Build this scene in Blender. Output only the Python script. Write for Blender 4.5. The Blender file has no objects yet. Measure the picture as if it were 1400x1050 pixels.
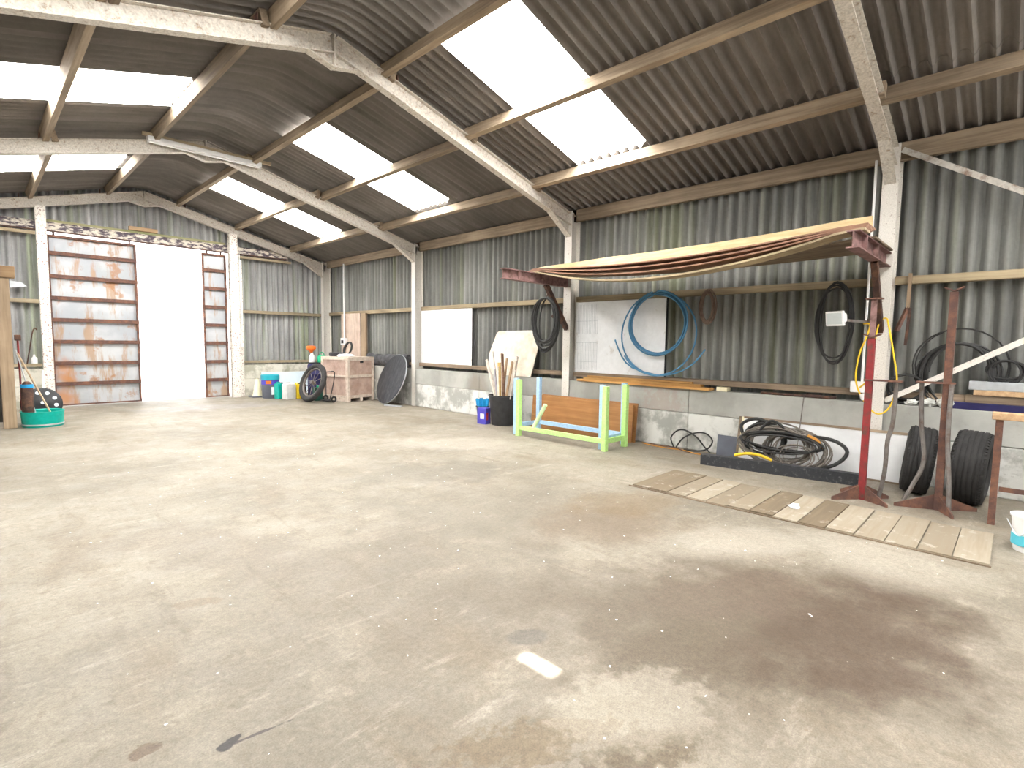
import bpy, math, random
from mathutils import Vector, Matrix
PI = math.pi
C = bpy.context.scene.collection
SC = bpy.context.scene

# ------------------------------------------------------------------ camera
cam_d = bpy.data.cameras.new('camera'); cam = bpy.data.objects.new('camera', cam_d); C.objects.link(cam)
cr = Vector((0.696161, -0.717755, 0.013688)); cu = Vector((0.046605, 0.064213, 0.996847)); cf = Vector((0.716371, 0.693329, -0.078154))
cam.matrix_world = Matrix(((cr.x, cu.x, -cf.x, -2.9767), (cr.y, cu.y, -cf.y, 0.8693), (cr.z, cu.z, -cf.z, 1.5254), (0, 0, 0, 1)))
cam_d.sensor_width = 36.0; cam_d.lens = 715.79 / 1400 * 36; cam_d.clip_start = 0.05; cam_d.clip_end = 300
SC.camera = cam

# ------------------------------------------------------------------ light and exposure
SKY_STRENGTH = 3.0
ROOFLIGHT_STRENGTH = 14.0
world = bpy.data.worlds.new('overcast'); SC.world = world; world.use_nodes = True
wb = world.node_tree.nodes['Background']; wb.inputs[0].default_value = (0.94, 0.97, 1.0, 1); wb.inputs[1].default_value = SKY_STRENGTH
sun_d = bpy.data.lights.new('sun', 'SUN'); sun_d.energy = 28.0; sun_d.angle = math.radians(0.53); sun_d.color = (1, 0.98, 0.95)
sun = bpy.data.objects.new('sun', sun_d); C.objects.link(sun)
SUN_DIR = Vector((math.cos(math.radians(60)), 0.0, -math.sin(math.radians(60))))      # travels towards +x, down
sun.rotation_euler = SUN_DIR.to_track_quat('-Z', 'Y').to_euler(); sun.location = (-20, 2, 30)
vs = SC.view_settings
vs.view_transform = 'Standard'; vs.look = 'None'; vs.gamma = 1.0; vs.use_curve_mapping = False; vs.exposure = 0.62
SC.cycles.max_bounces = 6; SC.cycles.diffuse_bounces = 4; SC.cycles.use_denoising = True

# ------------------------------------------------------------------ node helper
class N:
    def __init__(s, name):
        s.m = bpy.data.materials.new(name); s.m.use_nodes = True; s.t = s.m.node_tree
        s.b = s.t.nodes['Principled BSDF']; s._p = None; s._r = None
    def n(s, typ, **kw):
        x = s.t.nodes.new(typ)
        for k, v in kw.items(): setattr(x, k, v)
        return x
    def put(s, sock, v):
        if hasattr(v, 'is_output'): s.t.links.new(v, sock)
        elif isinstance(v, (tuple, list)) and len(v) == 3 and sock.type == 'RGBA': sock.default_value = (*v, 1)
        else: sock.default_value = v
    def pos(s):
        if s._p is None: s._p = s.n('ShaderNodeNewGeometry').outputs['Position']
        return s._p
    def rnd(s):
        if s._r is None: s._r = s.n('ShaderNodeObjectInfo').outputs['Random']
        return s._r
    def mapping(s, vec, loc=(0, 0, 0), rot=(0, 0, 0), scale=(1, 1, 1), typ='POINT'):
        x = s.n('ShaderNodeMapping', vector_type=typ); s.put(x.inputs['Vector'], vec)
        x.inputs['Location'].default_value = loc; x.inputs['Rotation'].default_value = rot; x.inputs['Scale'].default_value = scale
        return x.outputs[0]
    def noise(s, scale, detail=4, rough=.55, vec=None, stretch=None, dist=0):
        v = vec if vec is not None else s.pos()
        if stretch: v = s.mapping(v, scale=stretch)
        x = s.n('ShaderNodeTexNoise'); s.put(x.inputs['Vector'], v); x.inputs['Scale'].default_value = scale
        x.inputs['Detail'].default_value = detail; x.inputs['Roughness'].default_value = rough; x.inputs['Distortion'].default_value = dist
        return x.outputs['Fac']
    def voro(s, scale, vec=None):
        x = s.n('ShaderNodeTexVoronoi'); s.put(x.inputs['Vector'], vec if vec is not None else s.pos()); x.inputs['Scale'].default_value = scale
        return x.outputs['Distance']
    def rng(s, f, a, b, c=0., d=1., smooth=True):
        x = s.n('ShaderNodeMapRange'); x.interpolation_type = 'SMOOTHSTEP' if smooth else 'LINEAR'
        s.put(x.inputs[0], f)
        for i, q in enumerate((a, b, c, d)): x.inputs[i + 1].default_value = q
        return x.outputs[0]
    def math(s, op, a, b=0.):
        x = s.n('ShaderNodeMath', operation=op); s.put(x.inputs[0], a); s.put(x.inputs[1], b); return x.outputs[0]
    def mix(s, f, a, b, mode='MIX'):
        x = s.n('ShaderNodeMix', data_type='RGBA', blend_type=mode); s.put(x.inputs[0], f); s.put(x.inputs[6], a); s.put(x.inputs[7], b)
        return x.outputs[2]
    def blob(s, c, r, ang=0, wob=.35, soft=.5, scale=2.5):
        v = s.mapping(s.pos(), loc=(c[0], c[1], 0), rot=(0, 0, math.radians(ang)), scale=(r[0], r[1], 1), typ='TEXTURE')
        x = s.n('ShaderNodeVectorMath', operation='LENGTH'); s.put(x.inputs[0], v)
        if not hasattr(s, 'bn'): s.bn = {}
        key = 2.5 if scale < 5 else 12
        if key not in s.bn: s.bn[key] = s.noise(key, 5, .6)
        d = s.math('ADD', x.outputs['Value'], s.rng(s.bn[key], .25, .75, -wob, wob, False))
        return s.rng(d, 1 - soft * .5, 1 + soft * .5, 1., 0.)
    def bump(s, f, strength=.3, dist=.01):
        x = s.n('ShaderNodeBump'); s.put(x.inputs['Height'], f); x.inputs['Strength'].default_value = strength; x.inputs['Distance'].default_value = dist
        s.put(s.b.inputs['Normal'], x.outputs[0])
    def done(s, col, rough=.8, metal=0., spec=.3):
        s.put(s.b.inputs['Base Color'], col); s.put(s.b.inputs['Roughness'], rough); s.b.inputs['Metallic'].default_value = metal
        s.b.inputs['Specular IOR Level'].default_value = spec
        return s.m

def plain(name, c, rough=.6, var=.15, scale=6, metal=0., spec=.3, bump=0.):
    k = N(name); f = k.rng(k.noise(scale, 5, .6), .3, .7, 1 - var, 1 + var, False)
    x = k.n('ShaderNodeHueSaturation'); k.put(x.inputs['Color'], c); k.put(x.inputs['Value'], f)
    if bump: k.bump(k.noise(scale * 6, 4), bump)
    return k.done(x.outputs[0], rough, metal, spec)

def worn(name, c, c2, amount=.5, scale=5, rough=.7, soft=.1, metal=0., var=.12, stretch=None, bump=.2, spec=.3):
    """a coat c with patches of c2 showing"""
    k = N(name); f = k.noise(scale, 7, .68, stretch=stretch)
    e = .5 + (.5 - amount) * .5
    m = k.rng(f, e - soft, e + soft)
    v = k.rng(k.noise(scale * 2.3, 4), .3, .7, 1 - var, 1 + var, False)
    x = k.n('ShaderNodeHueSaturation'); k.put(x.inputs['Color'], k.mix(m, c, c2)); k.put(x.inputs['Value'], v)
    if bump: k.bump(f, bump)
    return k.done(x.outputs[0], rough, metal, spec)

def timber(name, c, c2, axis, rough=.8, rndvar=.25, spec=.2):
    k = N(name); st = [14, 14, 14]; st[axis] = .7
    f = k.noise(1.6, 6, .62, stretch=tuple(st)); g = k.noise(1.5, 4)
    col = k.mix(k.rng(f, .3, .7), c, c2)
    x = k.n('ShaderNodeHueSaturation'); k.put(x.inputs['Color'], col)
    k.put(x.inputs['Value'], k.math('MULTIPLY', k.rng(g, .3, .7, .8, 1.2, False), k.rng(k.rnd(), 0, 1, 1 - rndvar, 1 + rndvar, False)))
    k.bump(f, .25, .004)
    return k.done(x.outputs[0], rough, 0, spec)

M = {}
def corr(name, base, light, green, gamt, streak):
    k = N(name)
    f = k.noise(3.0, 6, .6, stretch=streak); g = k.noise(.9, 5, .6); h = k.noise(22, 4, .7)
    col = k.mix(k.rng(f, .35, .72), base, light)
    col = k.mix(k.math('MULTIPLY', k.rng(k.noise(1.1, 5, .55, stretch=streak), .5, .72), gamt), col, green)
    x = k.n('ShaderNodeHueSaturation'); k.put(x.inputs['Color'], col)
    v = k.math('MULTIPLY', k.rng(g, .25, .75, .78, 1.22, False), k.rng(k.rnd(), 0, 1, .88, 1.12, False))
    k.put(x.inputs['Value'], k.math('MULTIPLY', v, k.rng(h, .3, .7, .93, 1.07, False)))
    k.bump(h, .12, .004)
    return k.done(x.outputs[0], .85, 0, .2)
M['roof_r'] = corr('roof_cement_sheet', (.20, .182, .168), (.28, .258, .24), (.15, .145, .125), .3, (.25, 3, .25))
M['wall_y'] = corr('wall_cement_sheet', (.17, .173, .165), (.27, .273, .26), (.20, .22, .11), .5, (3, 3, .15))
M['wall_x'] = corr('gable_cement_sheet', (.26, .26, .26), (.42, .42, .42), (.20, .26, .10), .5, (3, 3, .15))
M['steel_white'] = worn('flaking_white_steel', (.68, .65, .60), (.24, .15, .10), .20, 34, .6, .05, var=.12)
M['post_paint'] = worn('badly_flaked_cream_paint', (.76, .72, .66), (.22, .09, .06), .34, 30, .6, .05, var=.15)
M['beam_paint'] = worn('half_peeled_cream_paint', (.66, .60, .52), (.09, .07, .09), .50, 6, .6, .05, stretch=(1, 1, 2.5))
M['rafter_paint'] = worn('grimy_white_rafter', (.60, .56, .50), (.30, .21, .14), .26, 22, .65, .12, var=.2)
M['steel_grey'] = worn('weathered_grey_steel', (.50, .48, .44), (.22, .15, .11), .35, 7, .65, .12)
M['rust_steel'] = worn('rust_brown_steel', (.10, .055, .047), (.20, .095, .06), .45, 9, .75, .15)
M['dark_rust'] = worn('dark_rusty_iron', (.06, .035, .03), (.16, .08, .05), .4, 12, .75, .15)
M['red_steel'] = worn('red_oxide_steel', (.24, .03, .032), (.11, .055, .045), .35, 10, .6, .1)
M['pink_primer'] = worn('faded_primer_steel', (.25, .145, .138), (.12, .07, .055), .4, 10, .7, .12)
M['purlin'] = timber('purlin_timber', (.21, .158, .11), (.34, .268, .19), 1)
M['rail'] = timber('rail_timber', (.24, .185, .12), (.38, .31, .20), 1)
M['rail_x'] = timber('gable_rail_timber', (.30, .24, .155), (.44, .37, .26), 0)
M['dark_sill'] = timber('old_sill_timber', (.17, .125, .09), (.31, .24, .17), 1)
M['wood_z'] = timber('upright_timber', (.30, .215, .14), (.42, .32, .22), 2)
M['wood_x'] = timber('cross_timber', (.36, .23, .13), (.50, .35, .21), 0)
M['pine'] = timber('orange_pine', (.44, .22, .07), (.60, .35, .13), 1)
M['yellow_pine'] = timber('pale_yellow_pine', (.48, .37, .20), (.60, .49, .30), 1)
M['red_ply'] = timber('reddish_ply', (.19, .105, .075), (.32, .19, .13), 1)
M['varnish'] = timber('varnished_board', (.34, .15, .05), (.45, .22, .08), 1, .4, .1, .5)
M['pit_wood'] = None

# floor
k = N('stained_concrete_floor')
n1 = k.noise(.55, 6, .6); n2 = k.noise(3.2, 7, .65); n3 = k.noise(34, 5, .7)
col = k.mix(k.rng(n1, .30, .66), (.172, .150, .116), (.285, .252, .203))
col = k.mix(k.math('MULTIPLY', k.rng(n2, .5, .72), .45), col, (.40, .355, .295))
wear = k.noise(1.7, 6, .62, stretch=(1, .35, 1))
col = k.mix(k.math('MULTIPLY', k.rng(wear, .5, .70), .65), col, (.18, .142, .10))
mot = k.noise(9, 6, .7)
col = k.mix(k.rng(mot, .50, .70, 0, .45), col, (.15, .12, .085))
scr = k.noise(2.2, 6, .7, stretch=(3.2, .5, 1), dist=.6)
col = k.mix(k.rng(scr, .55, .7, 0, .4), col, (.145, .115, .08))
scl = k.noise(3.1, 7, .72, vec=k.mapping(k.pos(), rot=(0, 0, .8), scale=(.6, 2.4, 1)))
col = k.mix(k.rng(scl, .55, .7, 0, .45), col, (.42, .375, .315))
def stain_or_sheen(c, r, ang, colr, amt, wob=.35, soft=.5, sc=2.5):
    global col
    col = k.mix(k.math('MULTIPLY', k.blob(c, r, ang, wob, soft, sc), amt), col, colr)
stain_or_sheen((.05, 1.85), (1.15, .75), -25, (0.100, 0.076, 0.052), .80, .5, .9)
stain_or_sheen((-1.35, 3.8), (1.3, .85), -35, (.135, .112, .083), .42, .6, 1.)
stain_or_sheen((-.6, 6.6), (1.1, .5), -25, (.15, .128, .098), .35, .6, 1.)
stain_or_sheen((.30, 1.35), (.75, .42), -12, (0.075, 0.048, 0.033), .62, .6, .9)
stain_or_sheen((.25, 2.05), (.55, .28), -30, (0.111, 0.074, 0.056), .45, .7, .9)
stain_or_sheen((-.35, 2.6), (.95, .4), -40, (0.148, 0.122, 0.092), .5, .6, .9)
stain_or_sheen((.35, 4.2), (1.3, .9), -50, (0.163, 0.141, 0.111), .55, .6, 1.)
stain_or_sheen((.7, 5.7), (.9, .5), -35, (0.155, 0.137, 0.111), .6, .6, .9)
stain_or_sheen((.75, 3.3), (.65, .4), -30, (0.163, 0.115, 0.074), .5, .6, .9)
stain_or_sheen((1.35, 3.5), (.55, .35), -30, (0.185, 0.133, 0.078), .55, .6, .8)
stain_or_sheen((-1.8, 5.0), (1.0, .35), -60, (0.185, 0.155, 0.122), .5, .7, .9)
stain_or_sheen((-1.03, 2.62), (.11, .08), -40, (0.126, 0.111, 0.096), .7, .2, .3)
stain_or_sheen((-1.55, 2.12), (.34, .11), -30, (0.148, 0.107, 0.063), .65, .9, .5, 7)
stain_or_sheen((-1.30, 1.80), (.24, .10), -30, (0.096, 0.07, 0.041), .75, .9, .6, 7)
stain_or_sheen((-2.13, 4.2), (.12, .05), -30, (0.178, 0.133, 0.089), .6, .9, .4, 14)
stain_or_sheen((-2.60, 3.1), (.045, .04), 0, (0.118, 0.078, 0.052), .7, .9, .4, 22)
stain_or_sheen((-2.36, 2.93), (.045, .02), 20, (0.022, 0.02, 0.022), .9, .7, .4, 25)
stain_or_sheen((-2.27, 2.9), (.10, .008), -8, (0.044, 0.037, 0.037), .8, .7, .6, 25)
stain_or_sheen((-2.58, 3.77), (.10, .05), 10, (0.2, 0.17, 0.133), .4, .9, .6, 12)
stain_or_sheen((.9, 13.8), (1.3, .5), -10, (0.244, 0.229, 0.244), .4, .5, .9)  # lavender tint inside the doors: sky reflection put into the colour
stain_or_sheen((-1.9, 9.6), (1.2, .25), 5, (0.222, 0.192, 0.155), .5, .6, .9)
stain_or_sheen((1.6, 10.3), (1.6, .25), -15, (0.222, 0.185, 0.141), .5, .6, .9)
stain_or_sheen((1.2, 2.35), (.6, .3), -35, (0.37, 0.333, 0.281), .6, .5, .9)
stain_or_sheen((2.1, 6.9), (1.0, .5), -40, (0.37, 0.333, 0.281), .6, .5, .9)
stain_or_sheen((1.55, 1.5), (.4, .5), 0, (0.37, 0.333, 0.281), .5, .5, .9)
stain_or_sheen((-1.1, 1.95), (.35, .22), -20, (0.36, 0.322, 0.265), .45, .6, .6, 7)
sp = k.rng(k.voro(9.), .02, .06, 1., 0.)
col = k.mix(k.math('MULTIPLY', sp, k.rng(k.noise(1.3, 3), .5, .6)), col, (.85, .82, .76))
dk = k.rng(k.voro(7., k.mapping(k.pos(), loc=(3.3, 1.7, 0))), .03, .09, 1., 0.)
col = k.mix(k.math('MULTIPLY', dk, k.rng(k.noise(1.9, 3), .5, .62, 0, .75)), col, (.17, .13, .09))
v = k.n('ShaderNodeHueSaturation'); k.put(v.inputs['Color'], col); k.put(v.inputs['Value'], k.math('MULTIPLY', k.rng(n3, .3, .7, .82, 1.16, False), k.rng(k.noise(130, 3, .7), .3, .7, .80, 1.2, False)))
k.bump(k.math('ADD', k.math('MULTIPLY', n2, .5), k.math('MULTIPLY', n3, .35)), .35, .012)
M['floor'] = k.done(v.outputs[0], k.rng(n2, .3, .7, .5, .75), 0, .35)

k = N('pit_board_timber')
f = k.noise(1.6, 6, .62, stretch=(1.0, 14, 14)); g = k.noise(7, 6, .7)
col = k.mix(k.rng(k.rnd(), .15, .85), (.16, .125, .085), (.34, .295, .23))
col = k.mix(k.rng(f, .35, .75, 0, .5), col, (.24, .18, .12))
col = k.mix(k.rng(g, .56, .66, 0, .5), col, (.50, .455, .395))
k.bump(f, .3, .006); M['pit_wood'] = k.done(col, .85, 0, .2)

k = N('dado_concrete'); f = k.noise(1.4, 6, .6); g = k.noise(10, 6, .7)
col = k.mix(k.rng(f, .3, .7), (.31, .31, .285), (.46, .46, .43)); col = k.mix(k.rng(g, .6, .75, 0, .4), col, (.26, .24, .21))
col = k.mix(k.math('MULTIPLY', k.blob((4.3, 8.95), (1, .4), 0, .4, .7), .6), col, (.25, .21, .17))
col = k.mix(k.math('MULTIPLY', k.blob((4.3, 4.75), (1, .4), 0, .6, .5, 6), .5), col, (.36, .28, .24))
k.bump(k.math('ADD', f, k.math('MULTIPLY', g, .5)), .35, .015); M['dado_top'] = k.done(col, .9, 0, .2)
k = N('limewashed_concrete'); f = k.noise(2.2, 7, .68); g = k.noise(14, 5, .7)
col = k.mix(k.rng(f, .40, .56), (.36, .36, .335), (.66, .66, .63)); col = k.mix(k.rng(g, .62, .72, 0, .5), col, (.30, .28, .25))
k.bump(k.math('ADD', f, k.math('MULTIPLY', g, .5)), .4, .02); M['dado_low'] = k.done(col, .9, 0, .2)
k = N('gable_dado_concrete'); f = k.noise(3, 6, .65)
col = k.mix(k.rng(f, .4, .6), (.40, .385, .31), (.66, .64, .56)); col = k.mix(k.math('MULTIPLY', k.blob((2.25, 15.8), (.28, 1), 0, .3, .3), .0), col, (.3, .25, .18))
k.bump(f, .3, .02); M['dado_x'] = k.done(col, .9, 0, .2)

# door panel: galvanised sheet with rust runs
k = N('galvanised_door_sheet'); f = k.noise(1.8, 7, .65, stretch=(3, 3, .55)); g = k.noise(2.4, 6, .6)
col = k.mix(k.rng(k.noise(1.3, 4), .35, .65), (.36, .38, .41), (.50, .515, .53))
col = k.mix(k.rng(f, .50, .64, 0, .75), col, (.36, .21, .10))
col = k.mix(k.rng(g, .58, .66, 0, .7), col, (.34, .15, .05))
edge = k.math('MULTIPLY', k.blob((-1.6, 15.85), (.32, .5), 0, .35, .5), k.rng(k.noise(1.0, 3), .45, .6))
col = k.mix(k.math('MULTIPLY', edge, .8), col, (.48, .20, .06))
M['door_sheet'] = k.done(col, .5, .15, .4)

def emit(name, c, s):
    k = N(name); k.put(k.b.inputs['Emission Color'], c); k.b.inputs['Emission Strength'].default_value = s
    return k.done((.8, .8, .8), .5)
M['rooflight'] = emit('daylit_rooflight_sheet', (1.0, .985, .95), ROOFLIGHT_STRENGTH)
M['white_board'] = worn('scuffed_white_board', (.72, .73, .75), (.50, .46, .42), .16, 6, .45, .08, var=.05, bump=.03)
M['white_gloss'] = plain('white_laminate', (.74, .75, .76), .35, .05)
M['tan_board'] = worn('stained_cream_board', (.74, .68, .58), (.58, .44, .32), .35, 3, .7, .2)
M['ply_pink'] = worn('pale_pinkish_ply', (.60, .48, .40), (.44, .33, .26), .35, 3, .75, .2, stretch=(2, 2, .5))
M['crate_ply'] = worn('scuffed_crate_ply', (.50, .37, .31), (.36, .24, .19), .4, 4, .75, .2)
M['crate_batten'] = worn('crate_batten_wood', (.62, .53, .45), (.40, .30, .23), .3, 7, .8, .15)
M['black'] = plain('black_plastic', (.025, .025, .028), .45, .25, 8)
M['black_matt'] = plain('matt_black', (.018, .018, .02), .8, .3, 8)
M['rubber'] = plain('tyre_rubber', (.035, .034, .034), .75, .3, 14, bump=.15)
M['cable_black'] = plain('black_cable', (.03, .03, .03), .55, .3, 8)
M['cable_grey'] = plain('grimy_grey_cable', (.17, .15, .13), .65, .35, 8)
M['cable_yellow'] = plain('yellow_cable', (.80, .52, .03), .5, .15)
M['cable_orange'] = plain('orange_cable', (.55, .25, .04), .55, .2)
M['rope'] = plain('brown_wire_rope', (.16, .11, .085), .85, .3, 20)
M['blue_pipe'] = plain('blue_water_pipe', (.07, .21, .36), .45, .15)
M['sky_paint'] = worn('pale_blue_paint', (.40, .60, .82), (.30, .42, .55), .12, 12, .5, .06)
M['lime_paint'] = worn('lime_green_paint', (.50, .80, .28), (.12, .12, .08), .12, 16, .5, .04)
M['lime_pale'] = plain('pale_lime_paint', (.62, .80, .46), .5, .08)
M['bucket_black'] = plain('black_bucket', (.04, .04, .042), .55, .2, 10)
M['blue'] = plain('bright_blue_plastic', (.02, .33, .68), .5, .2)
M['violet'] = plain('violet_blue_carton', (.08, .07, .45), .5, .15)
M['red'] = plain('red_print', (.55, .04, .03), .5, .1)
M['teal'] = worn('teal_plastic', (.0, .38, .31), (.06, .27, .23), .25, 6, .45, .1)
M['teal_lid'] = plain('cyan_lid', (.02, .34, .42), .45, .1)
M['green'] = plain('green_plastic', (.02, .40, .20), .45, .15)
M['dark_green'] = plain('dark_green_plastic', (.015, .07, .05), .5, .2)
M['navy'] = plain('navy_plastic', (.022, .02, .085), .45, .2)
M['slate'] = plain('slate_grey_plastic', (.12, .13, .16), .5, .15)
M['orange'] = plain('orange_plastic', (.85, .16, .02), .45, .1)
M['yellow'] = plain('yellow_plastic', (.80, .58, .02), .45, .1)
M['cream'] = plain('faded_cream_plastic', (.78, .72, .50), .6, .12)
M['frost'] = plain('frosted_white_plastic', (.62, .63, .62), .5, .15)
M['white_plastic'] = plain('white_plastic', (.82, .82, .82), .4, .05)
M['pale_blue'] = plain('pale_blue_foam', (.66, .77, .84), .7, .06)
M['cyan'] = plain('cyan_print', (.10, .50, .62), .5, .1)
M['grey_steel'] = worn('dull_grey_steel', (.20, .185, .175), (.13, .09, .07), .35, 10, .55, .15, .4)
M['galv'] = plain('galvanised_metal', (.52, .55, .58), .4, .12, 10, .5)
M['chan_black'] = worn('dusty_black_metal', (.035, .037, .042), (.14, .14, .14), .25, 20, .5, .1)
M['dish'] = worn('black_table_top', (.03, .032, .038), (.09, .09, .095), .3, 5, .45, .2, stretch=(1, 3, 1))
M['glass'] = plain('lamp_glass', (.55, .60, .60), .15, .05, spec=.6)
M['moss'] = timber('mossy_timber', (.20, .22, .10), (.30, .27, .16), 0)
M['dark_int'] = plain('shade_dark_board', (.05, .045, .04), .9, .3, 4)
M['yard'] = plain('bright_concrete_yard', (.75, .75, .74), .9, .06, .8)
M['print_grey'] = plain('faint_printed_line', (.36, .38, .42), .6, .1)
M['tarp'] = worn('dark_grey_tarpaulin', (.05, .05, .055), (.13, .13, .14), .4, 9, .5, .15, bump=.6)
M['paper'] = plain('crumpled_pale_plastic', (.62, .63, .60), .5, .25, 18)

# ------------------------------------------------------------------ mesh helper
class MB:
    def __init__(s): s.v = []; s.f = []; s.xf = None
    def add(s, vs, fs):
        o = len(s.v)
        for p in vs:
            p = Vector(p); s.v.append(s.xf @ p if s.xf else p)
        s.f += [tuple(i + o for i in q) for q in fs]
        return s
    def box(s, x0, x1, y0, y1, z0, z1):
        vs = [(x, y, z) for x in (x0, x1) for y in (y0, y1) for z in (z0, z1)]
        return s.add(vs, [(0, 1, 3, 2), (4, 6, 7, 5), (0, 4, 5, 1), (2, 3, 7, 6), (0, 2, 6, 4), (1, 5, 7, 3)])
    def bar(s, p0, p1, w, h, up=(0, 0, 1), w2=None, h2=None):
        p0 = Vector(p0); p1 = Vector(p1); d = (p1 - p0).normalized(); side = d.cross(Vector(up))
        if side.length < 1e-5: side = d.cross(Vector((1, 0, 0)))
        side.normalize(); u = side.cross(d); w2 = w if w2 is None else w2; h2 = h if h2 is None else h2
        vs = []
        for p, a, b in ((p0, w, h), (p1, w2, h2)):
            for i, j in ((-1, -1), (1, -1), (1, 1), (-1, 1)): vs.append(p + side * i * a / 2 + u * j * b / 2)
        return s.add(vs, [(3, 2, 1, 0), (4, 5, 6, 7), (0, 1, 5, 4), (1, 2, 6, 5), (2, 3, 7, 6), (3, 0, 4, 7)])
    def tube(s, pts, r, n=8, closed=False):
        pts = [Vector(p) for p in pts]; m = len(pts); rs = r if isinstance(r, (list, tuple)) else [r] * m
        T = []
        for i in range(m):
            a = pts[(i - 1) % m] if closed or i > 0 else pts[0]; b = pts[(i + 1) % m] if closed or i < m - 1 else pts[-1]
            t = (b - a); T.append(t.normalized() if t.length > 1e-9 else Vector((0, 0, 1)))
        nrm = T[0].orthogonal().normalized(); vs = []
        for i in range(m):
            nrm = nrm - T[i] * nrm.dot(T[i])
            nrm = nrm.normalized() if nrm.length > 1e-6 else T[i].orthogonal().normalized()
            b = T[i].cross(nrm)
            for j in range(n):
                a = 2 * PI * j / n; vs.append(pts[i] + (nrm * math.cos(a) + b * math.sin(a)) * rs[i])
        fs = []
        for i in range(m if closed else m - 1):
            k2 = (i + 1) % m
            for j in range(n): fs.append((i * n + j, i * n + (j + 1) % n, k2 * n + (j + 1) % n, k2 * n + j))
        if not closed: fs += [tuple(range(n - 1, -1, -1)), tuple(range((m - 1) * n, m * n))]
        return s.add(vs, fs)
    def cyl(s, p0, p1, r, n=12, r2=None): return s.tube([p0, p1], [r, r if r2 is None else r2], n)
    def lathe(s, prof, o=(0, 0, 0), axis=(0, 0, 1), n=24, closed=False):
        ax = Vector(axis).normalized(); a = ax.orthogonal().normalized(); b = ax.cross(a); o = Vector(o); vs = []; m = len(prof)
        for r, z in prof:
            for j in range(n):
                t = 2 * PI * j / n; vs.append(o + ax * z + (a * math.cos(t) + b * math.sin(t)) * r)
        fs = []
        for i in range(m if closed else m - 1):
            k2 = (i + 1) % m
            for j in range(n): fs.append((i * n + j, i * n + (j + 1) % n, k2 * n + (j + 1) % n, k2 * n + j))
        if not closed:
            if prof[0][0] > 1e-4: fs.append(tuple(range(n - 1, -1, -1)))
            if prof[-1][0] > 1e-4: fs.append(tuple(range((m - 1) * n, m * n)))
        return s.add(vs, fs)
    def prism(s, poly, ext):
        m = len(poly); e = Vector(ext); vs = [Vector(p) for p in poly] + [Vector(p) + e for p in poly]
        return s.add(vs, [tuple(range(m - 1, -1, -1)), tuple(range(m, 2 * m))] + [(i, (i + 1) % m, m + (i + 1) % m, m + i) for i in range(m)])
    def grid_solid(s, fn, nu, nv, th):
        """fn(u,v)->(point, normal); closed slab of thickness th"""
        vs = []
        for sgn in (0, 1):
            for i in range(nu + 1):
                for j in range(nv + 1):
                    p, nn = fn(i / nu, j / nv); vs.append(Vector(p) + Vector(nn) * (th * sgn))
        A = (nu + 1) * (nv + 1); ix = lambda i, j: i * (nv + 1) + j; fs = []
        for i in range(nu):
            for j in range(nv):
                q = (ix(i, j), ix(i + 1, j), ix(i + 1, j + 1), ix(i, j + 1)); fs.append(q[::-1]); fs.append(tuple(A + x for x in q))
        for i in range(nu):
            for j in (0, nv):
                q = (ix(i, j), ix(i + 1, j), A + ix(i + 1, j), A + ix(i, j)); fs.append(q if j == 0 else q[::-1])
        for j in range(nv):
            for i in (0, nu):
                q = (ix(i, j), ix(i, j + 1), A + ix(i, j + 1), A + ix(i, j)); fs.append(q[::-1] if i == 0 else q)
        return s.add(vs, fs)
    def mesh(s, name, mat, origin=(0, 0, 0), smooth=False, ang=40):
        o = Vector(origin); me = bpy.data.meshes.new(name); me.from_pydata([v - o for v in s.v], [], s.f); me.update()
        if mat: me.materials.append(mat)
        if smooth:
            me.polygons.foreach_set('use_smooth', [True] * len(me.polygons)); me.set_sharp_from_angle(angle=math.radians(ang))
        return me

def mat(m): return M[m] if isinstance(m, str) else m
def top(o):
    while o.parent: o = o.parent
    return o
def put(name, me, parent=None, loc=(0, 0, 0), bevel=0):
    ob = bpy.data.objects.new(name, me); C.objects.link(ob); ob.location = loc
    if parent: ob.parent = parent
    if bevel:
        b = ob.modifiers.new('bevel', 'BEVEL'); b.width = bevel; b.segments = 2; b.limit_method = 'ANGLE'
    return ob
def tag(o, label, cat, group=None):
    o['label'] = label; o['category'] = cat
    if group: o['group'] = group
    return o
def thing(name, label, cat, loc, group=None):
    o = bpy.data.objects.new(name, None); C.objects.link(o); o.location = loc; o.empty_display_size = .1
    return tag(o, label, cat, group)
def part(name, mb, m, parent, smooth=False, bevel=0, label=None):
    me = mb.mesh(name, mat(m), top(parent).location, smooth); o = put(name, me, parent, bevel=bevel)
    if label: o['label'] = label
    return o
def single(name, mb, m, label, cat, group=None, smooth=False, bevel=0):
    xs = [v.x for v in mb.v]; ys = [v.y for v in mb.v]; zs = [v.z for v in mb.v]
    o = ((min(xs) + max(xs)) / 2, (min(ys) + max(ys)) / 2, min(zs))
    return tag(put(name, mb.mesh(name, mat(m), o, smooth), None, o, bevel), label, cat, group)
def struct_root(name):
    o = bpy.data.objects.new(name, None); C.objects.link(o); o['kind'] = 'structure'; return o
def struct(name, mb, m, smooth=False):
    o = put(name, mb.mesh(name, mat(m), (0, 0, 0), smooth)); o['kind'] = 'structure'; return o

# ------------------------------------------------------------------ building dimensions
FY = [2.043 + 4.572 * (i - 1) for i in range(-1, 5)]          # frame lines: -7.10 -2.53 2.04 6.62 11.19 15.76
YB, YE = FY[0] - .13, 15.95
SW = 1.0241; PITCH = .1463; AMP = .034
SL = .268; Z0 = 5.09; XW = 4.62
def roof_z(x): return Z0 - SL * math.sqrt(x * x + .05) + .02
def wave(t, AMP=.040, e=1.25): return AMP * (1 - 2 * (.5 - .5 * math.cos(2 * PI * t / PITCH)) ** e)

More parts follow.
